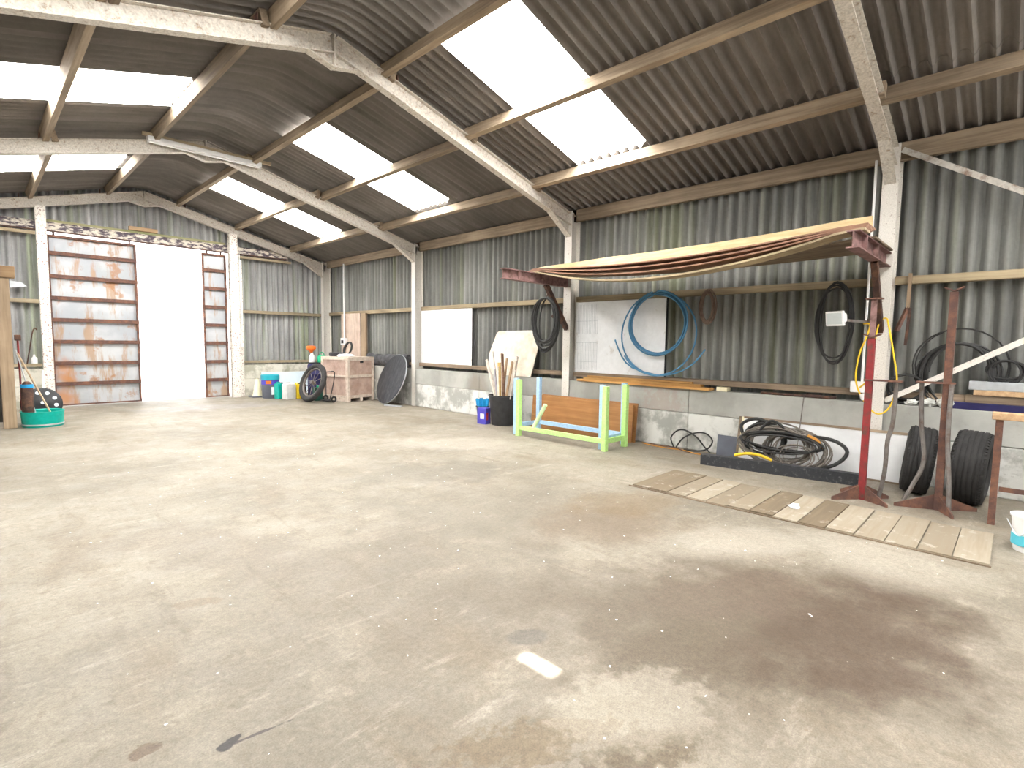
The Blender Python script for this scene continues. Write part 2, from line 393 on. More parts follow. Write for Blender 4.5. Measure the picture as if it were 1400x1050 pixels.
# floor, yard
fl = struct('floor', MB().box(-4.62, 4.62, YB, 16.05, -.15, 0), 'floor')
yd = struct('ground', MB().box(-40, 40, 16.05, 60, -.2, -.03).box(-40, -4.9, -40, 16.05, -.2, -.03).box(4.9, 40, -40, 16.05, -.2, -.03).box(-4.9, 4.9, -40, YB - .01, -.2, -.03), 'yard')

# ------------------------------------------------------------------ roof
ceil = struct_root('ceiling')
NS = 7 * 8 + 4
def slope_sheet_mesh(side, x0, x1, dz, rows=2, hole=None):
    mb = MB(); nv = Vector((side * SL, 0, 1)).normalized()
    L = PITCH * 7.5
    def fn(u, v):
        x = x0 + (x1 - x0) * u; y = L * v
        return Vector((side * x, y, Z0 - SL * x + .020 + dz)) + nv * wave(y, .046, 2.0), nv
    if not hole: mb.grid_solid(fn, rows, NS, .006)
    else:
        xa, xb, ya, yb = hole                                   # slot added to throw a sun patch on the floor: four slabs round it
        def sub(u0, u1, v0, v1, nu, nvv):
            def g(u, v):
                vv = v0 + (v1 - v0) * v; w = .258 * wave(L * vv, .046, 2.0) / (x1 - x0)     # edge runs straight when seen along the sun
                a = u0 + (w if 0 < u0 < 1 else 0); b = u1 + (w if 0 < u1 < 1 else 0)
                return fn(a + (b - a) * u, vv)
            mb.grid_solid(g, nu, nvv, .006)
        ua, ub, va, vb = (xa - x0) / (x1 - x0), (xb - x0) / (x1 - x0), ya / L, yb / L
        sub(0, ua, 0, 1, 1, NS); sub(ub, 1, 0, 1, 1, NS); sub(ua, ub, 0, va, 1, 30); sub(ua, ub, vb, 1, 1, 8)
    if side < 0: mb.f = [q[::-1] for q in mb.f]
    return mb
def crown_mesh():
    mb = MB()
    def fn(u, v):
        x = -.9 + 1.8 * u; y = PITCH * 7.5 * v; s = -SL * x / math.sqrt(x * x + .05); nn = Vector((-s, 0, 1)).normalized()
        return Vector((x, y, roof_z(x) + .020)) + nn * wave(y, .046, 2.0), nn
    mb.grid_solid(fn, 16, NS, .006); return mb
me_crown = crown_mesh().mesh('crown_sheet', M['roof_r'], smooth=True, ang=60)
me_row = {}
for sd in (1, -1):
    me_row[sd, 1] = slope_sheet_mesh(sd, .83, 3.48, -.002, 2).mesh('roof_sheet', M['roof_r'], smooth=True, ang=60)
    me_row[sd, 2] = slope_sheet_mesh(sd, 3.40, 4.78, -.012, 1).mesh('roof_sheet', M['roof_r'], smooth=True, ang=60)
    me_row[sd, 3] = slope_sheet_mesh(sd, .83, 3.48, -.002, 2).mesh('rooflight', M['rooflight'], smooth=True, ang=60)
nwin = 0
sheets = []
for kk in range(-12, 12):
    y = 4.63 + SW * kk
    dz = .0015 * (kk % 2)
    put('crown_sheet', me_crown, ceil, (0, y, dz))
    for sd in (1, -1):
        lit = kk in (0, 4, 8, -5, -9)  # negative rows: unseen rooflights added behind the camera as fill light
        if lit:
            nwin += 1; w = put('window_%d' % nwin, me_row[sd, 3], None, (0, y, dz)); w['kind'] = 'structure'
            w['label'] = 'corrugated rooflight sheet that emits light in place of daylight'
        else: put('roof_sheet', me_row[sd, 1], ceil, (0, y, dz))
        if sd < 0 and kk == -3:
            hx = 1.165 + (4.12 - .0) / math.tan(math.radians(60))
            hx = 1.165 + (Z0 - SL * 3.54) / math.tan(math.radians(60))
            mb = slope_sheet_mesh(-1, 3.40, 4.78, -.012, 1, (hx - .03, hx + .03, 2.315 - y, 2.525 - y))
            put('roof_sheet', mb.mesh('roof_sheet', M['roof_r'], smooth=True, ang=60), ceil, (0, y, dz))
        else: put('roof_sheet', me_row[sd, 2], ceil, (0, y, dz))
# purlins, one length per bay
cleats = []
for sd in (1, -1):
    for px, pw, ph in ((.74, .075, .155), (2.07, .075, .155), (3.47, .075, .155), (4.49, .07, .20)):
        for b in range(5):
            ya, yb = FY[b] - .06, FY[b + 1] + .06
            jit = .012 * ((b * 7 + int(px * 10)) % 3 - 1)
            xx = sd * (px + (jit if px < 4 else 0)); zt = Z0 - SL * px - .024 - (.018 if px > 4 else .014)
            up = Vector((sd * SL, 0, 1)).normalized() if px < 4 else Vector((0, 0, 1))
            c0 = Vector((xx, ya, zt)) - up * ph / 2
            off = .04 if b % 2 else -.04
            mb = MB().bar(c0 + Vector((sd * off * (px < 4), 0, -SL * off * (px < 4))), (c0.x + sd * off * (px < 4), yb, c0.z - SL * off * (px < 4)), pw, ph, up)
            put('purlin', mb.mesh('purlin', M['purlin']), ceil, bevel=.004)

# ------------------------------------------------------------------ portal frames
FLBL = ['steel portal frame standing at the wide front doorway', 'steel portal frame next to the one at the front doorway',
        'portal frame whose right column carries the floodlight and yellow cable',
        'portal frame whose right column has a black hose coil beside it',
        'portal frame with the fluorescent light hung under its apex', 'portal frame against the gable wall with the sliding doors']
def ibeam(mb, p0, p1, depth, width, up, tf=.012, tw=.01):
    p0 = Vector(p0); p1 = Vector(p1); d = (p1 - p0).normalized(); u = Vector(up); u = (u - d * u.dot(d)).normalized()
    for s in (1, -1): mb.bar(p0 + u * s * (depth - tf) / 2, p1 + u * s * (depth - tf) / 2, width, tf, u)
    mb.bar(p0, p1, tw, depth - 2 * tf, u)
for i, y in enumerate(FY):
    t = thing('portal_frame', FLBL[i], 'steel frame', (0, y, 0), 'portal frames')
    for sd in (1, -1):
        mb = MB(); ibeam(mb, (sd * 4.43, y, .0), (sd * 4.43, y, 3.80), .24, .155, (sd, 0, 0)); part('column', mb, 'steel_white', t, bevel=.003)
        nv = Vector((sd * SL, 0, 1)).normalized()
        a = Vector((0.0, y, 4.825)); b = Vector((sd * 4.42, y, 4.825 - SL * 4.42))
        mb = MB(); ibeam(mb, a + (b - a).normalized() * .012, b, .20, .115, nv); r = part('rafter', mb, 'rafter_paint', t, bevel=.003)
        mb = MB()                                              # eaves haunch: web plate and bottom flange
        z1 = 4.72 - SL * 3.80
        mb.prism([(sd * 3.80, y - .005, z1 + .01), (sd * 4.31, y - .005, 3.38), (sd * 4.31, y - .005, 4.72 - SL * 4.31 + .02)], (0, .01, 0))
        mb.bar((sd * 3.80, y, z1), (sd * 4.315, y, 3.37), .11, .012, (-sd * .5, 0, 1)); part('haunch', mb, 'rafter_paint', t)
        for px in (.74, 2.07, 3.47): part('cleat', MB().bar((sd * (px + .085), y - .05, 4.92 - SL * px + .02), (sd * (px + .085), y + .05, 4.92 - SL * px + .02), .012, .09), 'rust_steel', r)
    mb = MB(); mb.prism([(-.30, y - .005, 4.66), (0, y - .005, 4.58), (.30, y - .005, 4.66), (0, y - .005, 4.75)], (0, .01, 0))
    mb.bar((-.30, y, 4.645), (0, y, 4.575), .10, .012, (0, 0, 1)); mb.bar((.30, y, 4.645), (0, y, 4.575), .10, .012, (0, 0, 1))
    mb.box(-.012, .012, y - .06, y + .06, 4.57, 4.92); part('apex_plate', mb, 'rafter_paint', t)

# ------------------------------------------------------------------ long walls
def wall_sheet_mesh(side, z0, z1):
    mb = MB()
    def fn(u, v):
        y = PITCH * 7.5 * v; return (side * (XW - wave(y - .02)), y, z0 + (z1 - z0) * u), (side, 0, 0)
    mb.grid_solid(fn, 1, NS, .006)
    if side < 0: mb.f = [q[::-1] for q in mb.f]
    return mb.mesh('cladding_sheet', M['wall_y'], smooth=True, ang=60)
PH = (6.567 - 4.63) % PITCH
for side, nm in ((1, 'wall_right'), (-1, 'wall_left')):
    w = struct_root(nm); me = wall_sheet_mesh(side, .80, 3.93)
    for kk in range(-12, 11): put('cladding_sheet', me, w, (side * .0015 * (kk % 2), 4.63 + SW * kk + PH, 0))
    for b in range(5):
        ya, yb = FY[b] + .012, FY[b + 1] - .012
        ym = (ya + yb) / 2
        for (u, v2) in ((ya, ym - .003), (ym + .003, yb)):
            x0, x1 = sorted((side * 4.34, side * 4.58))
            put('dado_block', MB().box(x0, x1, u, v2, .533, .886).mesh('dado_block', M['dado_top']), w, bevel=.008)
            x0, x1 = sorted((side * 4.335, side * 4.58))
            put('dado_block', MB().box(x0, x1, u, v2, 0, .527).mesh('dado_block', M['dado_low']), w, bevel=.012)
        x0, x1 = sorted((side * 4.47, side * 4.585))
        put('wall_rail', MB().box(x0, x1, ya + .07, yb - .07, 2.255, 2.345).mesh('wall_rail', M['rail']), w, bevel=.004)
        x0, x1 = sorted((side * 4.42, side * 4.585))
        put('sill_rail', MB().box(x0, x1, ya + .07, yb - .07, .955, 1.03).mesh('sill_rail', M['dark_sill']), w, bevel=.004)

# ------------------------------------------------------------------ gable wall with sliding doors
we = struct_root('wall_back')
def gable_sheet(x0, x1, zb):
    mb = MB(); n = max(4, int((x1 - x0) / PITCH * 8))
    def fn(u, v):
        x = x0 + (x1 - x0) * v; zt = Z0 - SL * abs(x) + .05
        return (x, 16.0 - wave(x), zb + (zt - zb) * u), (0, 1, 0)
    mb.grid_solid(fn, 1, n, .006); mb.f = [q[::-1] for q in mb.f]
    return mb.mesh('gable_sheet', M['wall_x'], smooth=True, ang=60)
x = -4.6
while x < 4.5:
    xe = min(x + SW, 4.6)
    cuts = [(x, xe, .80)]
    if xe > -1.85 and x < 1.85:
        cuts = []
        if x < -1.85: cuts.append((x, -1.85, .80))
        cuts.append((max(x, -1.85), min(xe, 1.85), 3.94))
        if xe > 1.85: cuts.append((1.85, xe, .80))
    for a, b, z in cuts: put('gable_sheet', gable_sheet(a, b, z), we)
    x = xe
for (a, b) in ((-4.32, -1.93), (1.98, 4.32)):
    n = 2
    for q in range(n):
        u, v2 = a + (b - a) * q / n, a + (b - a) * (q + 1) / n - .005
        put('dado_block', MB().box(u, v2, 15.80, 15.97, 0, .46).mesh('dado_block', M['dado_x']), we, bevel=.01)
        put('dado_block', MB().box(u, v2, 15.82, 15.97, .465, .84).mesh('dado_block', M['dado_x']), we, bevel=.01)
    put('wall_rail', MB().box(a, b, 15.86, 15.96, 2.23, 2.31).mesh('wall_rail', M['rail_x']), we, bevel=.004)
    put('sill_rail', MB().box(a, b, 15.84, 15.96, .885, .95).mesh('sill_rail', M['rail_x']), we, bevel=.004)
    put('wall_rail', MB().box(a + (.9 if a < 0 else 0), b - (.9 if a > 0 else 0), 15.80, 15.90, 3.66, 3.72).mesh('wall_rail', M['rail_x']), we, bevel=.004)
put('head_timber', MB().box(-1.76, 1.74, 15.86, 15.94, 3.955, 4.01).mesh('head_timber', M['moss']), we, bevel=.004)
# unseen front end: middle left open as a doorway to let in fill light
wf = struct_root('wall_front')
for q in range(9):
    a = -4.6 + q * SW; b = min(a + SW, 4.6)
    mb = MB(); n = 42
    def fn(u, v, a=a, b=b):
        x = a + (b - a) * v; zt = Z0 - SL * abs(x) + .05; zb = 0.0 if abs(a + b) / 2 > 1.6 else 3.3
        return (x, YB - wave(x), zb + (zt - zb) * u), (0, -1, 0)
    mb.grid_solid(fn, 1, n, .006); put('gable_sheet', mb.mesh('gable_sheet', M['wall_x'], smooth=True, ang=60), wf)

# gable posts and track
def post(name, x0, x1, mt='post_paint'):
    mb = MB(); ibeam(mb, ((x0 + x1) / 2, 15.68, 0), ((x0 + x1) / 2, 15.68, 4.72 - SL * abs((x0 + x1) / 2) - .0), .15, x1 - x0, (0, 1, 0)); return struct(name, mb, mt)
post('trim_1', -1.925, -1.765); post('trim_2', 1.76, 1.955)
t3 = MB().box(2.0, 2.09, 15.74, 15.79, .0, 3.6); t3 = struct('trim_3', t3, 'post_paint')
mb = MB(); ibeam(mb, (-4.15, 15.86, 3.85), (3.35, 15.86, 3.85), .20, .075, (0, 0, 1), .018); tr = struct('trim_4', mb, 'beam_paint')
mb = MB().box(-4.15, 3.35, 15.815, 15.835, 3.745, 3.775); part('track_rail', mb, 'dark_rust', tr)

def door(name, x0, x1, zs, edge):
    d = struct_root(name)
    for a, b in zip(zs[:-1], zs[1:]):
        nsub = max(1, round((x1 - x0) / .78))
        for q in range(nsub):
            u = x0 + (x1 - x0) * q / nsub; v2 = x0 + (x1 - x0) * (q + 1) / nsub + .004
            put('panel', MB().box(u, v2, 15.875 + .006 * (q % 2), 15.88 + .006 * (q % 2), a + .004, b - .004).mesh('panel', M['door_sheet']), d)
    for z in zs[1:-1]:
        mb = MB().box(x0 - .005, x1 + .005, 15.822, 15.828, z - .04, z + .04).box(x0 - .005, x1 + .005, 15.828, 15.874, z - .04, z - .03)
        put('angle_bar', mb.mesh('angle_bar', M['rust_steel']), d)
    mb = MB()
    for xx in (x0, x1 - .04): mb.box(xx, xx + .04, 15.826, 15.872, zs[0], zs[-1])
    mb.box(x0 + .04, x1 - .04, 15.826, 15.872, zs[-1] - .05, zs[-1]).box(x0 + .04, x1 - .04, 15.826, 15.872, zs[0], zs[0] + .03)
    put('door_frame', mb.mesh('door_frame', M['rust_steel']), d)
    for xx in (x0 + .12, x1 - .12): put('hanger', MB().bar((xx, 15.85, zs[-1]), (xx, 15.85, 3.75), .04, .012, (0, 1, 0)).mesh('hanger', M['dark_rust']), d)
    return d
door('door_1', -1.76, -.19, [.02, .50, .95, 1.42, 1.89, 2.36, 2.82, 3.31, 3.69], 0)
door('door_2', 1.18, 1.74, [.02, .47, .94, 1.42, 1.88, 2.34, 2.81, 3.27, 3.69], 1)

random.seed(7)
# ------------------------------------------------------------------ roof-hung light, braces
t = thing('fluorescent_light', 'long unlit fluorescent batten light under the roof apex', 'light', (0, 11.06, 4.62))
part('housing', MB().box(-.87, .87, 11.01, 11.10, 4.66, 4.735), 'white_plastic', t, bevel=.006)
mb = MB().cyl((-.84, 11.06, 4.65), (.84, 11.06, 4.65), .017, 12); part('tube', mb, 'white_plastic', t, True)
for s in (-1, 1): part('end_cap', MB().box(s * .86 - .01, s * .86 + .01, 11.035, 11.085, 4.63, 4.665), 'white_plastic', t)
single('mounting_batten', MB().box(-.93, 1.05, 11.04, 11.10, 4.737, 4.785), 'rail_x', 'timber batten fixed above the fluorescent light', 'batten')
single('diagonal_brace', MB().bar((4.385, 1.96, 3.74), (4.385, -2.45, .93), .058, .016, (1, 0, 0)), 'steel_grey', 'steel brace sloping down from the top of the floodlight column', 'brace', 'wall braces')
single('diagonal_brace', MB().bar((4.355, 1.96, .92), (4.355, -2.45, 3.70), .058, .016, (1, 0, 0)), 'steel_white', 'white steel brace rising from the foot of the floodlight column', 'brace', 'wall braces')
single('timber_offcut', MB().box(-.31, .25, 15.80, 15.90, 4.012, 4.10), 'wood_x', 'short timber offcut on the head timber above the sliding doors', 'timber', bevel=.004)

# ------------------------------------------------------------------ curve helpers
def smooth_path(pts, sub=6):
    """Catmull-Rom through the points"""
    P = [Vector(p) for p in pts]; out = []
    for i in range(len(P) - 1):
        p0 = P[max(i - 1, 0)]; p1 = P[i]; p2 = P[i + 1]; p3 = P[min(i + 2, len(P) - 1)]
        for j in range(sub):
            t = j / sub
            out.append(.5 * ((2 * p1) + (p2 - p0) * t + (2 * p0 - 5 * p1 + 4 * p2 - p3) * t * t + (3 * p1 - p0 - 3 * p2 + p3) * t ** 3))
    return out + [P[-1]]
def coil_path(c, u, v, nrm, r, turns, jit, depth, seed, n=28, squash=0., start=0.):
    """hank of cable: loops in the plane (u, v) about c, wandering a little"""
    R = random.Random(seed); c = Vector(c); u = Vector(u); v = Vector(v); nrm = Vector(nrm); pts = []; tot = int(turns * n)
    offs = [(R.uniform(-jit, jit), R.uniform(-jit, jit), R.uniform(-jit, jit), R.uniform(0, depth)) for _ in range(int(turns) + 3)]
    for i in range(tot + 1):
        t = i / n; k0 = int(t); f = t - k0; f = f * f * (3 - 2 * f); a = offs[k0]; b = offs[k0 + 1]
        o = [a[q] + (b[q] - a[q]) * f for q in range(4)]
        th = start + 2 * PI * i / n; rr = (r[0] + o[0], r[1] + o[1])
        pts.append(c + u * (math.cos(th) * rr[0] + o[2] * .5) + v * (math.sin(th) * rr[1] + (r[1] - rr[1]) * squash) + nrm * o[3])
    return pts
YV, ZV, XV = Vector((0, 1, 0)), Vector((0, 0, 1)), Vector((1, 0, 0))
def coil(name, label, cat, mt, r, *a, **kw):
    return single(name, MB().tube(coil_path(*a, **kw), r, 6), mt, label, cat, None, True)

# ------------------------------------------------------------------ pit cover in the floor
t = thing('pit_cover', 'row of worn timber boards covering a pit in the concrete floor', 'boards', (2.4, 2.36, 0))
nb = 14; R = random.Random(3)
for q in range(nb):
    y0 = .93 + 2.88 * q / nb; y1 = .93 + 2.88 * (q + 1) / nb - R.uniform(.004, .012)
    xa = 1.945 + R.uniform(-.012, .012); xb = 2.80 + .12 * q / nb + R.uniform(-.02, .02)
    part('board', MB().box(xa, xb, y0, y1, 0, .016 + R.uniform(0, .006)), 'pit_wood', t, bevel=.003)
part('edge_strip', MB().box(1.925, 1.938, .92, 3.83, 0, .010), 'dark_sill', t)

# ------------------------------------------------------------------ upturned table frames
def frame_thing(label, mt, xs, ys, h, sec, rail_z, legs, rails):
    t = thing('table_frame', label, 'table frame', (sum(xs) / 2, sum(ys) / 2, 0), 'upturned table frames')
    for (i, j) in legs:
        part('leg', MB().box(xs[i] - sec / 2, xs[i] + sec / 2, ys[j] - sec / 2, ys[j] + sec / 2, 0, h), mt, t, bevel=.004)
    g = sec / 2 + .001
    for kind in rails:
        k0, side = kind
        if k0 == 'y': part('rail', MB().box(xs[side] - .02, xs[side] + .02, ys[0] + g, ys[1] - g, rail_z - .035, rail_z + .035), mt, t, bevel=.003)
        else: part('rail', MB().box(xs[0] + g, xs[1] - g, ys[side] - .02, ys[side] + .02, rail_z - .035, rail_z + .035), mt, t, bevel=.003)
    return t
tg = frame_thing('lime green upturned table frame with one leg fallen inwards', 'lime_paint', (3.26, 3.78), (5.05, 6.74), .93, .075, .14, [(0, 0), (0, 1), (1, 0)], [('y', 0), ('x', 0)])
part('leg', MB().cyl((3.27, 6.42, .176), (3.30, 6.20, .56), .032, 14), 'lime_pale', tg, True, label='loose pale green round leg leaning over')
frame_thing('pale blue upturned table frame nested inside the green one', 'sky_paint', (3.345, 3.92), (5.16, 6.88), .94, .07, .15, [(0, 0), (0, 1), (1, 0), (1, 1)], [('y', 1), ('x', 0), ('x', 1)])

# varnished boards leaning on the wall behind the frames
for q, (y0, y1, hh, lab) in enumerate(((5.13, 7.22, .585, 'varnished brown board leaning on its fellows, closest to the table frames'), (5.20, 7.15, .60, 'varnished brown board sandwiched between two others behind the table frames'), (5.10, 7.05, .61, 'varnished brown board leaning directly against the concrete behind the table frames'))):
    x0 = 4.13 + q * .034; mb = MB().bar((x0, y0, hh / 2), (x0, y1, hh / 2), .028, hh, (.10, 0, 1)); mb.v = [v - Vector((0, 0, .001)) for v in mb.v]
    zmin = min(v.z for v in mb.v); mb.v = [v - Vector((0, 0, zmin)) for v in mb.v]
    single('brown_board', mb, 'varnish', lab, 'board', 'boards behind the table frames', bevel=.003)

# ------------------------------------------------------------------ buckets with sticks
def bucket(name, label, c, r0, r1, h, mt, wall=.006):
    t = thing(name, label, 'bucket', c)
    prof = [(r0 * .96, 0), (r0, .01), (r1, h - .025), (r1 + .012, h - .02), (r1 + .012, h), (r1 - wall, h), (r0 - wall, .015), (0.0001, .015)]
    part('body', MB().lathe(prof, c, n=28), mt, t, True)
    return t
bb = bucket('bucket', 'large black bucket full of upright sticks and offcuts', (3.90, 7.75, 0), .21, .265, .56, 'bucket_black')
part('handle', MB().tube(smooth_path([(3.90 - .01, 7.75 + .285 * math.cos(a), .52 - .09 * math.sin(a)) for a in [PI * i / 8 for i in range(9)]], 3), .006, 6), 'grey_steel', bb, True)
R = random.Random(11)
stick_cols = [((.70, .64, .56), 'pale wooden'), ((.66, .60, .54), 'whitewashed'), ((.50, .34, .12), 'yellowish wooden'), ((.33, .22, .13), 'brown wooden'), ((.62, .55, .46), 'weathered wooden'), ((.35, .33, .36), 'grey metal')]
SM = [plain('stick_%s' % n.replace(' ', '_'), c, .8, .2, 12) for c, n in stick_cols]
sticks = [(8.06, 1.20, 0, .024, 'flat pale stick leaning furthest towards the whiteboard in the black bucket'), (8.03, 1.14, 1, .03, 'whitewashed lath second towards the whiteboard in the black bucket'), (7.96, 1.36, 1, .022, 'tallest whitewashed stick in the black bucket'),
          (7.90, 1.02, 5, .018, 'short grey metal rod in the black bucket'), (7.84, .98, 4, .035, 'short weathered offcut in the middle of the black bucket'), (7.78, 1.16, 2, .03, 'yellowish batten standing in the black bucket'),
          (7.74, 1.24, 3, .02, 'thin brown cane standing in the black bucket'), (7.68, 1.33, 3, .026, 'rusty brown wedge ended offcut tallest in the bucket middle'), (7.60, 1.28, 1, .032, 'whitewashed batten leaning towards the table frames in the bucket'),
          (7.56, 1.20, 4, .03, 'weathered batten leaning towards the table frames in the bucket'), (7.50, 1.19, 3, .022, 'dark brown stick leaning towards the table frames in the bucket'), (7.46, 1.05, 1, .02, 'short whitewashed stick leaning lowest over the bucket rim'),
          (7.80, 1.08, 0, .026, 'plain pale stick tucked behind the yellowish batten in the bucket')]
for q, (yt, zt, ci, w, lab) in enumerate(sticks):
    yt = 7.76 + (yt - 7.76) * 1.5
    f = (yt - 7.76) / .60; xb = 3.90 + R.uniform(-.10, .10); yb = 7.75 + f * .05
    xt = 3.88 + R.uniform(-.14, .14)
    mb = MB().bar((xb, yb, .022), (xt, yt, zt), w * .9, w * 2.6, (.3, 1, 0))
    single('stick', mb, SM[ci] if 'rusty' not in lab else M['red_ply'], lab, 'stick', 'sticks in the black bucket')
sb = bucket('bucket', 'small black bucket holding bright blue scrapers', (4.02, 8.44, 0), .095, .125, .28, 'bucket_black')
for q in range(6):
    a = q * 1.05; x, y = 4.02 + .07 * math.cos(a), 8.44 + .07 * math.sin(a)
    mb = MB().bar((x, y, .04), (4.02 + .13 * math.cos(a), 8.44 + .13 * math.sin(a), .42), .045, .012, (math.cos(a), math.sin(a), 0), .075, .02)
    single('blue_scraper', mb, 'blue', 'bright blue plastic scraper standing in the small black bucket', 'scraper', 'scrapers in the small bucket', bevel=.003)
t = thing('carton', 'violet blue carton beside the large black bucket', 'box', (3.70, 8.06, 0))
mb = MB(); mb.xf = Matrix.Translation((3.70, 8.06, 0)) @ Matrix.Rotation(.2, 4, 'Z'); mb.box(-.075, .075, -.10, .10, 0, .30); part('body', mb, 'violet', t, bevel=.004)
mb = MB(); mb.xf = Matrix.Translation((3.70, 8.06, 0)) @ Matrix.Rotation(.2, 4, 'Z'); mb.box(-.077, -.0752, -.06, .03, .10, .20); part('label_patch', mb, 'white_plastic', t)
mb = MB(); mb.xf = Matrix.Translation((3.70, 8.06, 0)) @ Matrix.Rotation(.2, 4, 'Z'); mb.box(-.06, .0, -.102, -.1002, .08, .22); part('label_patch', mb, 'red', t)

# ------------------------------------------------------------------ boards on the wall
t = thing('whiteboard', 'plain white panel standing on the sill next to the cream board', 'board', (4.45, 10.18, 1.03))
part('panel', MB().box(4.455, 4.467, 9.27, 11.07, 1.032, 2.25), 'white_board', t)
part('edge_strip', MB().box(4.452, 4.467, 9.245, 9.268, 1.032, 2.25), 'black_matt', t)
mb = MB(); poly = [(4.33, y, z) for y, z in ((8.60, .888), (8.66, 1.30), (8.50, 1.72), (8.44, 1.76), (7.50, 1.77), (7.42, 1.70), (7.36, 1.42), (7.46, .888))]
mb.prism([(x + (z - .888) * .14, y, z) for x, y, z in poly], (.018, 0, 0)); single('cream_board', mb, 'tan_board', 'stained cream board with cut corners leaning on the corrugated wall', 'board')
t = thing('whiteboard', 'large stained white panel with printed grids behind the blue pipe', 'board', (4.45, 5.68, 1.03))
part('panel', MB().box(4.455, 4.467, 4.80, 6.52, 1.032, 2.245), 'white_board', t)
part('edge_strip', MB().box(4.452, 4.467, 4.775, 4.798, 1.032, 2.245), 'black_matt', t)
mb = MB()
def gridlines(mb, y0, y1, z0, z1, ny, zs):
    for i in range(ny + 1): y = y0 + (y1 - y0) * i / ny; mb.box(4.4535, 4.4548, y - .0016, y + .0016, z0, z1)
    for z in zs: mb.box(4.4535, 4.4548, y0, y1, z - .002, z + .002)
gridlines(mb, 6.06, 6.50, 1.08, 1.56, 13, (1.22, 1.42, 1.55)); gridlines(mb, 6.06, 6.50, 1.70, 2.20, 13, (1.70, 1.92))
o = part('printed_grid', mb, 'print_grey', t); o['kind'] = 'stuff'

# upright panel, post, conduit in the far corner
single('ply_panel', MB().box(4.42, 4.45, 13.82, 14.85, .95, 2.28), 'ply_pink', 'pinkish plywood panel standing on the sill behind the crate', 'board', bevel=.003)
single('timber_post', MB().box(4.40, 4.46, 13.50, 13.74, .90, 2.27), 'wood_z', 'brown timber upright beside the pinkish plywood panel', 'post', bevel=.004)
t = thing('switch_box', 'white isolator switch on a white conduit above the crate', 'switch', (4.36, 14.6, 1.40))
part('conduit', MB().cyl((4.38, 14.6, 1.60), (4.38, 14.6, 3.66), .022, 10), 'white_plastic', t, True)
part('box', MB().box(4.32, 4.42, 14.48, 14.72, 1.40, 1.60), 'white_plastic', t, bevel=.01)
part('switch', MB().box(4.305, 4.321, 14.55, 14.65, 1.45, 1.54), 'black', t)

# ------------------------------------------------------------------ crate
cx, cy, ca = 3.48, 12.77, math.radians(10)
CM = Matrix.Translation((cx, cy, 0)) @ Matrix.Rotation(ca, 4, 'Z')
t = thing('crate', 'big pale plywood crate with battened edges', 'crate', (3.79, 13.35, 0))
LX, LY, H0, H1 = .83, 1.06, .09, 1.10
mb = MB(); mb.xf = CM; mb.box(.02, LX - .02, .02, LY - .02, H0 + .01, H1 - .02); part('body', mb, 'crate_ply', t)
for (x0, x1, y0, y1, z0, z1) in [(0, .07, 0, .02, H0, H1), (LX - .07, LX, 0, .02, H0, H1), (.07, LX - .07, 0, .02, H1 - .08, H1), (.07, LX - .07, 0, .02, H0, H0 + .07), (.07, LX - .07, 0, .02, .60, .67),
                                 (0, .02, .02, .09, H0, H1), (0, .02, LY - .07, LY, H0, H1), (0, .02, .09, LY - .07, H1 - .06, H1), (0, .02, .09, LY - .07, H0, H0 + .06), (0, .02, .09, LY - .07, .61, .66)]:
    mb = MB(); mb.xf = CM; mb.box(x0, x1, y0, y1, z0, z1); part('batten', mb, 'crate_batten', t, bevel=.003)
mb = MB(); mb.xf = CM; mb.box(0, LX, 0, LY, H1, H1 + .02); part('lid', mb, 'crate_batten', t, bevel=.004)
for x0 in (.0, LX / 2 - .04, LX - .08):
    mb = MB(); mb.xf = CM; mb.box(x0, x0 + .08, 0, LY, 0, H0); part('skid', mb, 'crate_batten', t, bevel=.003)
mb = MB(); mb.xf = CM; mb.box(.38, .48, -.006, .001, .97, 1.02); part('handle_slot_shade', mb, 'black_matt', t)  # black patch standing for the shade inside a cut-out handle
# on the crate
def on_crate(u, v): return CM @ Vector((u, v, 1.1205))
p = on_crate(.30, .78); single('black_drum', MB().lathe([(.20, 0), (.21, .02), (.21, .08), (.19, .10), (.0001, .105)], p, n=28), 'black', 'flat round black drum lying on top of the crate', 'drum', None, True)
p = on_crate(.22, .35); mb = MB()
for q in range(5): mb.lathe([(.14 - .012 * q, .022 * q), (.165 - .012 * q, .011 + .022 * q), (.14 - .012 * q, .022 + .022 * q)], p, n=20)
R = random.Random(5); mb = MB().lathe([(.0001, 0), (.20, .0), (.21, .03), (.15, .06), (.06, .07), (.0001, .065)], p, n=16)
mb.v = [v + Vector((R.uniform(-.015, .015), R.uniform(-.015, .015), R.uniform(0, .012))) for v in mb.v]
single('white_cloth', mb, 'white_plastic', 'crumpled white cloth on top of the crate', 'cloth', None, True)
p = on_crate(.33, .50); coil('hose_coil', 'dark hose coil propped up on the crate', 'coil', 'cable_black', .022, (p.x + .05, p.y, p.z + .20), YV * .95, Vector((.3, 0, .95)), XV, (.19, .175), 2.6, .01, .04, 4)

